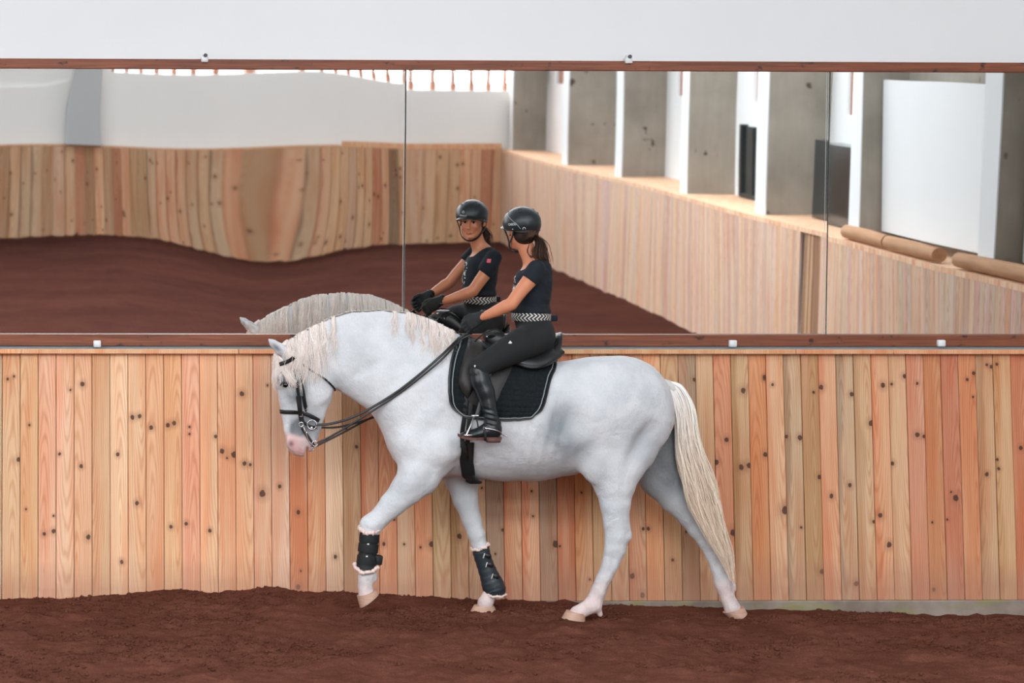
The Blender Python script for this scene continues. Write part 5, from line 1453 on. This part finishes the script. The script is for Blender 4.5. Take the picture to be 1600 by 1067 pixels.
def wrinkle(v):
    n_ = fbm(v[:, 0]*16+v[:, 1]*7, v[:, 2]*22+v[:, 0]*9, 41, 3); cxy = H(832, 460, 0); d_ = v-np.array([cxy[0], YH, 0]); d_[:, 2] = 0
    d_ /= np.linalg.norm(d_, axis=1)[:, None]+1e-6; return v+d_*(n_*.006)[:, None]
cloth('shirt', shirt_f, shirt_clip, M['shirt'], wr=wrinkle)
def br_f(s):
    torso(s, .004)
    for s_ in (-1, 1): thigh(s, s_, .0)
cloth('breeches', br_f, lambda X, Y, Z: np.maximum(Z-(zbt+.004), H(0, 583, 0)[2]-Z + 0*X), M['breeches'])
# belt
b = MB(); n = 64; v = []; f = []; ca = H(830, 495.5, 0); kk = .114
def tors_r(th):
    return np.array([math.cos(th)*.1125, math.sin(th)*.147])
uvs = []
for k in range(n):
    th = 2*pi*k/n; r_ = tors_r(th)
    for (dz, g) in ((-.026, 0), (-.02, .004), (.02, .004), (.026, 0)): v.append((ca[0]+r_[0]*(1+g*8), YH+r_[1]*(1+g*8), ca[2]+dz-.04*math.cos(th)*.15))
for k in range(n):
    for j in range(3): a = k*4+j; c_ = ((k+1) % n)*4+j; f.append((a, c_, c_+1, a+1))
me = mesh('belt', v, f); uvl = me.uv_layers.new(name='UVMap')
for pi_, poly in enumerate(me.polygons):
    k, j = divmod(pi_, 3)
    for li, vi in zip(poly.loop_indices, poly.vertices):
        kk_ = vi//4; jj = vi % 4
        if k == n-1 and kk_ == 0: kk_ = n
        uvl.data[li].uv = (kk_/n, (0, .1, .9, 1)[jj])
link('belt', me, M['belt'], rid)
c_ = H(803, 496, .05); b = MB(); b.tube([c_+np.array([-.006, y, z]) for y, z in ((-.025, -.022), (.025, -.022), (.025, .022), (-.025, .022))], .004, 6, closed=True); b.build('belt_buckle', M['steel'], rid)
q = H(862, 497, -.03); b = MB(); b.box(-.012, .03, -.03, .03, -.018, .018, .005, Matrix.Translation(Vector(q))); b.build('belt_end', M['shirt'], rid)
# white prints on breeches, patch on sleeve, print on shirt chest
BR = BVHTree.FromObject(bpy.data.objects['breeches'], bpy.context.evaluated_depsgraph_get())
def on_obj(bv_, px, py, off=.002):
    d_ = ray(px, py); h = bv_.ray_cast(Vector((0, 0, CH)), Vector(d_/np.linalg.norm(d_))); return (np.array(h[0])+np.array(h[1])*off, np.array(h[1])) if h[0] is not None else None
def decal(bv_, poly, mat, name, parent, off=.002, th=.001):
    pts = [on_obj(bv_, *p, off=off) for p in poly]
    pts = [p for p in pts if p is not None]
    if len(pts) < 3: return
    n = len(pts); v = [p[0] for p in pts]+[p[0]-p[1]*(off+.001) for p in pts]; b = MB()
    b.add(v, [tuple(range(n))]+[(k, (k+1) % n, n+(k+1) % n, n+k) for k in range(n)]); b.build(name, mat, parent, smooth=False)
decal(BR, [(794, 536.5), (797, 532.5), (800, 535.5), (799, 537)], M['white'], 'print', rid)

# long boots
for s_ in (-1, 1):
    t_ = empty('riding_boot', tuple(H(765, 690, s_*OFB))) if False else rid
    k = YH/FPX
    s = SDF((H(700, 0, 0)[0], min(YH+s_*.24, YH+s_*.5), H(0, 700, 0)[2]), (H(800, 0, 0)[0], max(YH+s_*.24, YH+s_*.5), H(0, 560, 0)[2]), .0055)
    oy = s_*OFB
    hc([(748, 580, 15.5, W(.062, 15.5), 0, s_*.338), (751, 596, 15.5, W(.062, 15.5), 0, s_*.345), (758, 612, 14.5, W(.058, 14.5), 0, s_*.355), (763, 632, 12.5, W(.048, 12.5), 0, s_*.365), (767, 650, 11.3, W(.042, 11.3), 0, oy), (770, 664, 12, W(.042, 12), 0, oy), (771, 675, 12, W(.04, 12), 0, oy)], 0, .02, s)
    hc([(770, 671, 12, W(.04, 12), 0, oy), (754, 675, 10, W(.042, 10), 0, oy), (738, 679, 7.5, W(.046, 7.5), 0, oy), (724, 680.5, 6, W(.043, 6), 0, oy)], 0, .03, s)
    X, Y, Z = np.meshgrid(*s.ax, indexing='ij', sparse=True); zs = H(0, 684.5, oy)[2]
    top_ = H(750, 571.5, oy)[2]
    F = np.maximum(np.maximum(s.F, (zs+.0)-Z+0*X), Z-top_-(X-H(750, 0, 0)[0])*-.25)
    v, q = s.nets(F.astype(np.float32)); v = relax(v, q, 12, .8)
    wz_ = np.exp(-((v[:, 2]-H(0, 652, oy)[2])/.045)**2); v[:, 0] += -np.sin(v[:, 2]*210+v[:, 0]*50)*.0022*wz_*1.6; v[:, 1] += s_*np.sin(v[:, 2]*210+v[:, 0]*50)*.003*wz_
    bo = link('riding_boot', fastmesh('riding_boot', v, q), M['leather_boot'], rid)
    b = MB(); pl = [(716, 679), (728, 685.5), (745, 687.5), (760, 684)]
    out = []
    for (px, hw) in ((715.5, .012), (720, .034), (730, .044), (742, .042), (754, .032), (762, .030), (774, .036), (782, .026), (783.5, .010)): out.append((H(px, 684, oy)[0], hw))
    zt_ = [H(0, y_, oy)[2] for y_ in (679, 682, 684, 685, 684.5, 684.5, 684.5, 684.5, 684.5)]
    v = []; n = len(out)
    for i, (x_, hw) in enumerate(out): v += [(x_, YH+oy-hw, zt_[i]+.006), (x_, YH+oy+hw, zt_[i]+.006), (x_, YH+oy+hw, zt_[i]-.010), (x_, YH+oy-hw, zt_[i]-.010)]
    f = [(i*4+a, i*4+(a+1) % 4, i*4+4+(a+1) % 4, i*4+4+a) for i in range(n-1) for a in range(4)]+[(0, 1, 2, 3), (n*4-1, n*4-2, n*4-3, n*4-4)]
    b.add(v, f); b.build('sole', M['sole'], bo, smooth=False)
    xa, xb = H(761, 0, oy)[0], H(782.5, 0, oy)[0]; za, zb3 = H(0, 691.5, oy)[2], H(0, 685, oy)[2]
    b = MB(); b.box(xa, xb, YH+oy-.034, YH+oy+.034, za, zb3+.002, .006); b.build('heel', M['sole'], bo)
    # spur
    b = MB(); sp_ = smooth([H(757.5, 669, oy+s_*.047), H(770, 671, oy+s_*.05), H(779, 674, oy+s_*.046), H(784, 678, oy+s_*.025), H(786, 679.5, oy)], 4); b.tube(sp_, .0042, 8, rb=.0042)
    sp2 = sp_.copy(); sp2[:, 1] = 2*(YH+oy)-sp2[:, 1]; b.tube(sp2, .0042, 8); b.tube([H(785.5, 679.2, oy), H(791, 681, oy)], .0045, 8); b.ball(H(791.5, 681.2, oy), .006)
    b.tube([H(757.5+x, 669+y, oy+s_*.047) for x, y in ((-2, -2), (2.4, -1.4), (2, 2.4), (-2.4, 2))], .0022, 6, closed=True); b.build('spur', M['steel'], bo)
    b = MB(); pts = smooth([H(757, 671, oy+s_*.046), H(758.5, 679, oy+s_*.047), H(758, 687, oy+s_*.04), H(758, 688, oy), H(758, 687, oy-s_*.04)], 4); b.ribbon(pts, np.array([(0, s_*1., 0)]*9+[(0, 0, -1.)]*(len(pts)-9)), .014, .004); b.build('spur_strap', M['strap'], bo)
    b = MB(); q1 = H(742, 572, s_*.395); b.box(-.004, .004, -.003, .003, -.006, .006, .001, Matrix.Translation(Vector(q1))); b.build('tab', M['white'], bo) if s_ < 0 else None

# gloves holding the reins
for s_ in (-1, 1):
    y0 = s_*.115
    wr_ = H(751, 495.5, y0); kn_ = H(733, 507, y0*.93)
    g = SDF((np.minimum(wr_, kn_)-.10).tolist(), (np.maximum(wr_, kn_)+.09).tolist(), .0032)
    a_ = kn_-wr_; a_ /= np.linalg.norm(a_); lat = np.array([0, -s_, 0.]); up = np.cross(a_, (0, 1., 0)); up = up if up[2] > 0 else -up; up /= np.linalg.norm(up)
    def gp_(al, u_, la): return kn_ + a_*al + up*u_ + lat*la
    # palm as fan of four metacarpals
    for i in range(4):
        u_ = (.027, .009, -.009, -.026)[i]
        g.chain([(*(wr_+up*u_*.55), .020), (*gp_(-.03, u_*.9, 0), .0165), (*gp_(0, u_, -.002), .0125)], .014, planar=False)
        L1, L2, L3_ = ((.034, .026, .018), (.038, .028, .020), (.035, .026, .018), (.028, .021, .015))[i]
        dn = -.010-.003*i
        p1 = gp_(0, u_, 0); p2 = gp_(L1*.92, u_+dn*.6, .010); p3 = gp_(L1*.95-.004, u_+dn, .010+L2); p4 = gp_(L1*.95-.022, u_+dn, .012+L2)
        g.chain([(*p1, .0115), (*p2, .0100), (*p3, .0092), (*p4, .0082)], .004, planar=False)
    g.chain([(*gp_(-.062, .020, .006), .016), (*gp_(-.035, .040, .014), .0125), (*gp_(-.006, .044, .016), .0105), (*gp_(.018, .036, .014), .009)], .008, planar=False)
    g.chain([(*(wr_-a_*.026), .031), (*(wr_+a_*.010), .0265)], .010, planar=False)
    v, q = g.nets(); v = relax(v, q, 2, .5)
    go = link('glove', fastmesh('glove', v, q), M['glove'], rid)
    b = MB(); c0 = wr_-a_*.014
    u2 = up; w2_ = np.cross(a_, up); rg = [c0-a_*.012+u2*math.cos(t_)*.031+w2_*math.sin(t_)*.031 for t_ in np.linspace(0, 2*pi, 25)[:-1]]
    b.tube(np.array(rg), .0045, 6, closed=True); b.build('cuff', M['strap'], go)
    b = MB(); qq = wr_ + lat*-.024 + a_*-.004; b.box(-.012, .006, -.003, .003, -.004, .004, .001, Matrix.Translation(Vector(qq+up*-.014))); b.build('closure_tab', M['grey_trim'], go)

# helmet
def hell(a, b_, n=56, m=30):
    pass
hm = MB(); n, m_ = 64, 30; v = []; Hc = (-.006, 0, .045); ra, rb_, rc = .127, .107, .098
def rimz(th):   # lower rim height over the forward direction (0 = front)
    c_ = math.cos(th); return -.020 - .026*(1-c_)/2 - .012*math.sin(th)**2 + .012*max(0, c_)**4
def shell_pt(th, f, g=0.0):
    zr = rimz(th); zz = rc - f*(rc-zr)                         # from crown down to rim
    rr = math.sqrt(max(0, 1-min(1, max(zz, 0)/rc)**2)) if zz > 0 else 1-.10*(zz/.05)**2
    rr = max(rr, 0)
    return hl(Hc[0]+(ra+g)*rr*math.cos(th), Hc[1]+(rb_+g)*rr*math.sin(th), Hc[2]+zz*(1+g/rc))
fs = [0]+[1-math.cos(x) for x in np.linspace(.12, pi/2, 18)]
fs = [f*.78 for f in fs]+[.82, .88, .94, 1.0]
for f in fs:
    for k in range(n): v.append(shell_pt(2*pi*k/n, f))
for k in range(n):
    p = shell_pt(2*pi*k/n, 1.0, -.014); v.append(p)
for k in range(n): v.append(shell_pt(2*pi*k/n, .55, -.014))
R_ = len(fs)+2; f = [(r*n+k, r*n+(k+1) % n, (r+1)*n+(k+1) % n, (r+1)*n+k) for r in range(R_-1) for k in range(n)]
hm.add(v, f); helm = hm.build('helmet', M['helmet'], rid)
# peak
v = []; n2 = 21
for i in range(n2):
    th = (i/(n2-1)-.5)*2*1.05; base = shell_pt(th, .93, -.004); e = math.cos(th/1.05*pi/2)**.7
    tip = base + (Fv*math.cos(th)+Lv*math.sin(th))*.034*e - Uv*(.006+.006*e)
    v += [base+Uv*.004, base*.5+tip*.5+Uv*.003, tip, base*.5+tip*.5-Uv*.002, base-Uv*.004]
b = MB(); b.add(v, [(i*5+a, i*5+(a+1) % 5, i*5+5+(a+1) % 5, i*5+5+a) for i in range(n2-1) for a in range(5)]+[(0, 1, 2, 3, 4), tuple((n2-1)*5+k for k in (4, 3, 2, 1, 0))]); b.build('peak', M['helmet'], helm)
# raised seams, vents, rim edge
b = MB(); b.tube(np.array([shell_pt(2*pi*k/64, 1.0, .0005) for k in range(64)]), .0035, 6, closed=True); b.build('rim', M['strap'], helm)
for s_ in (-1, 1):
    b = MB(); pts = smooth([shell_pt(s_*1.2, .10, .0005), shell_pt(s_*1.35, .28, .0005), shell_pt(s_*1.75, .5, .0005), shell_pt(s_*2.15, .75, .0005), shell_pt(s_*2.35, .96, .0005)], 5); b.tube(pts, .0016, 6); b.build('seam', M['grey_trim'], helm)
    for th, f_ in ((s_*.6, .12), (s_*2.3, .14), (s_*2.35, .3), (s_*.9, .22)):
        c_ = shell_pt(th, f_, .001); nrm_ = c_-hl(*Hc); nrm_ /= np.linalg.norm(nrm_); u = np.cross(nrm_, Uv); u /= np.linalg.norm(u); w__ = np.cross(nrm_, u)
        b = MB(); b.tube([c_+u*math.cos(t_)*.011+w__*math.sin(t_)*.006 for t_ in np.linspace(0, 2*pi, 17)[:-1]], .0014, 6, closed=True); b.build('vent', M['strap'], helm)
    for th in (s_*1.1, s_*1.9, s_*.35):
        b = MB(); b.ball(shell_pt(th, .95, .001), .004, 8, 6); b.build('rivet', M['steel'], helm)
# harness
jaw = [hl(.072, s_*0, -.118) for s_ in (1,)][0]
for s_ in (-1, 1):
    A = smooth([shell_pt(s_*1.1, .99, -.004), hl(.035, s_*.074, -.035), hl(.032, s_*.066, -.075)], 6)
    b = MB(); nn = np.array([Lv*s_]*len(A)); b.ribbon(A+Lv*s_*.004, nn, .013, .003); b.build('chin_strap', M['strap'], helm)
    A = smooth([shell_pt(s_*1.95, .99, -.004), hl(-.018, s_*.080, -.045), hl(.032, s_*.066, -.075)], 6)
    b = MB(); b.ribbon(A+Lv*s_*.004, nn[:len(A)], .015, .003); b.build('chin_strap', M['strap'], helm)
A = smooth([hl(.030, -.070, -.074), hl(.052, -.052, -.100), hl(.066, -.024, -.117), hl(.070, 0, -.121), hl(.066, .024, -.117), hl(.052, .052, -.100), hl(.030, .070, -.074)], 5)
nn = np.array([p-hl(.02, 0, -.06) for p in A]); nn /= np.linalg.norm(nn, axis=1)[:, None]; b = MB(); b.ribbon(A, nn, .017, .005); b.build('chin_strap', M['strap'], helm)
# rear cradle
A = np.array([shell_pt(th, 1.0, -.010)-Uv*.012*math.sin((th-1.9)/(2*pi-3.8)*pi) for th in np.linspace(1.9, 2*pi-1.9, 24)]); nn = np.array([p-hl(-.01, 0, .03) for p in A]); nn -= np.outer(nn @ Uv, Uv); nn /= np.linalg.norm(nn, axis=1)[:, None]
b = MB(); b.ribbon(A, nn, .030, .004); b.build('rear_cradle', M['strap'], helm)
# lettering on the shell: text laid onto the curved shell
HB = BVHTree.FromObject(helm, bpy.context.evaluated_depsgraph_get())
def shell_text(txt, th, zc_, size, mat, name, ring=False):
    cu = bpy.data.curves.new(name, 'FONT'); cu.body = txt; cu.size = size; cu.align_x = 'CENTER'; cu.extrude = 0; cu.offset = .00025
    to = bpy.data.objects.new(name, cu); COL.objects.link(to); dg = bpy.context.evaluated_depsgraph_get(); tm = bpy.data.meshes.new_from_object(to.evaluated_get(dg)); bpy.data.objects.remove(to)
    v = []
    for p in tm.vertices:
        t_ = th + p.co.x/.117; o = hl(Hc[0], Hc[1], Hc[2]+zc_+p.co.y); d_ = HM @ np.array([math.cos(t_), math.sin(t_), 0.]); d_ /= np.linalg.norm(d_)
        far = o + d_*.3; h = HB.ray_cast(Vector(far), Vector(-d_)); v.append(np.array(h[0])+d_*.0012 if h[0] else o+d_*.12)
    f = [tuple(p.vertices) for p in tm.polygons]; b = MB(); b.add(v, f); b.build(name, mat, helm, smooth=False, fix=False)
shell_text('CASCO', 1.95, -.018, .019, M['white'], 'lettering')
shell_text('CASCO', .28, .0, .015, M['white'], 'lettering')
def shell_ring(th, zc_, r, w=.0016):
    c_ = hl(Hc[0], Hc[1], Hc[2]+zc_); pts = []
    for a in np.linspace(0, 2*pi, 21)[:-1]:
        t_ = th+math.cos(a)*r/.117; d_ = HM @ np.array([math.cos(t_), math.sin(t_), 0.]); o = hl(Hc[0], Hc[1], Hc[2]+zc_+math.sin(a)*r)+d_*.3
        h = HB.ray_cast(Vector(o), Vector(-d_)); 
        if h[0]: pts.append(np.array(h[0])+d_*.001)
    b = MB(); b.tube(np.array(pts), w, 6, closed=True); b.build('emblem', M['white'], helm)
shell_ring(.28, .028, .007); shell_ring(2.62, -.042, .008)

# hair: cap at the nape and ponytail
paths = []; rr = []
m = 14
for i in range(260):       # swept back over the nape below the helmet
    a = random.uniform(-1.25, 1.25); z_ = random.uniform(-.05, -.002) - .035*random.random()
    st_ = (-.008-.088*math.cos(a), .082*math.sin(a), z_+.012); en = (-.112, .004*random.uniform(-1, 1), -.012+random.uniform(-.012, .012))
    if abs(a) > .75: st_ = (.0-.03*random.random()+.02*(abs(a) > 1), .074*math.copysign(1, a), -.035*random.random()-.0)
    md = ((st_[0]+en[0])/2-.022, (st_[1]+en[1])/2*1.25, (st_[2]+en[2])/2-.004)
    q = smooth([hl(*st_), hl(*md), hl(*en)], 7)[:m]; paths.append(q if len(q) == m else np.vstack([q, q[-1:]])[:m]); rr.append(np.full(m, .0018))
p0 = hl(-.112, 0, -.012)
for i in range(420):
    e = random.random(); w_ = random.gauss(0, 1); w2_ = random.gauss(0, 1); ln_ = random.uniform(.55, 1.0)
    key = [p0+rng.normal(0, .004, 3), H(845+w_*3.2, 380+w2_*1.2, -.05+w2_*.010), H(844+w_*5.4, 392, -.06+w2_*.02), H(846+w_*5.6, 403, -.06+w2_*.022), H(852+w_*4, 412+w2_, -.05+w2_*.015), H(859+w_*2, 418+w2_*1.5, -.045)]
    q = smooth(key, 5); ii = np.linspace(0, (len(q)-1)*ln_, m); q = np.stack([np.interp(ii, np.arange(len(q)), q[:, k]) for k in range(3)], 1)
    q += np.sin(np.linspace(0, 9, m)+random.uniform(0, 6))[:, None]*np.array([.003, .002, .001])*np.linspace(0, 1, m)[:, None]
    paths.append(q); rr.append(np.linspace(.0018, .0008, m))
for i in range(14):      # loose curl by the ear
    q = smooth([hl(-.03, .076, -.04), H(826, 378, -.08), H(824+random.uniform(-1, 1), 392, -.085), H(829, 401+random.uniform(-2, 2), -.08), H(834, 400, -.07)], 5); ii = np.linspace(0, len(q)-1, m); paths.append(np.stack([np.interp(ii, np.arange(len(q)), q[:, k]) for k in range(3)], 1)); rr.append(np.full(m, .0009))
strands('hair', np.array(paths), np.array(rr), M['hair'], rid, 3, haircol(len(paths), m, (46, 33, 27), (92, 66, 52), .25))
b = MB(); b.ball(hl(-.032, 0, -.030), (.066, .069, .058), 20, 12, Matrix(HM.tolist())); o = b.build('hair_cap', M['hair'], rid); setcol(o.data, np.array(lin((44, 31, 26))))
b = MB(); rg = [p0+Uv*math.cos(t_)*.014+Lv*math.sin(t_)*.014 for t_ in np.linspace(0, 2*pi, 17)[:-1]]; b.tube(np.array(rg), .004, 6, closed=True); b.build('hair_tie', M['strap'], rid)
# shirt print on the chest and pink patch on the far sleeve
SB = BVHTree.FromObject(bpy.data.objects['shirt'], bpy.context.evaluated_depsgraph_get())
def from_side(y_, x_, z_, d_, sz_, mat, name, shape=None):
    h = SB.ray_cast(Vector((x_, y_, z_)), Vector(d_)); 
    if not h[0]: return
    c_ = Vector(h[0])+h[1]*.0015; rot = h[1].to_track_quat('Z', 'Y').to_matrix().to_4x4(); b = MB()
    b.box(-sz_, sz_, -sz_*1.1, sz_*1.1, -.001, .0015, 0, Matrix.Translation(c_)@rot); b.build(name, mat, rid, smooth=False)
q = H(830, 424, .1); from_side(YH+.5, q[0], q[2], (0, -1, 0), .013, M['pink'], 'sleeve_patch')
cx0 = H(829, 450, 0)
for i in range(34):
    a = random.uniform(0, 2*pi); r_ = random.choice((.035, .04, .03)); zz = .03 if i % 2 else -.035
    y_ = YH+.02+math.cos(a)*r_*.9; z_ = cx0[2]+zz+math.sin(a)*r_
    h = SB.ray_cast(Vector((cx0[0]-.5, y_, z_)), Vector((1, 0, 0)))
    if h[0]:
        b = MB(); b.box(-.0045, .0045, -.0035, .0035, -.001, .0012, 0, Matrix.Translation(Vector(h[0]))@h[1].to_track_quat('Z', 'Y').to_matrix().to_4x4()@Matrix.Rotation(a, 4, 'Z')); b.build('print', M['white'], rid, smooth=False)
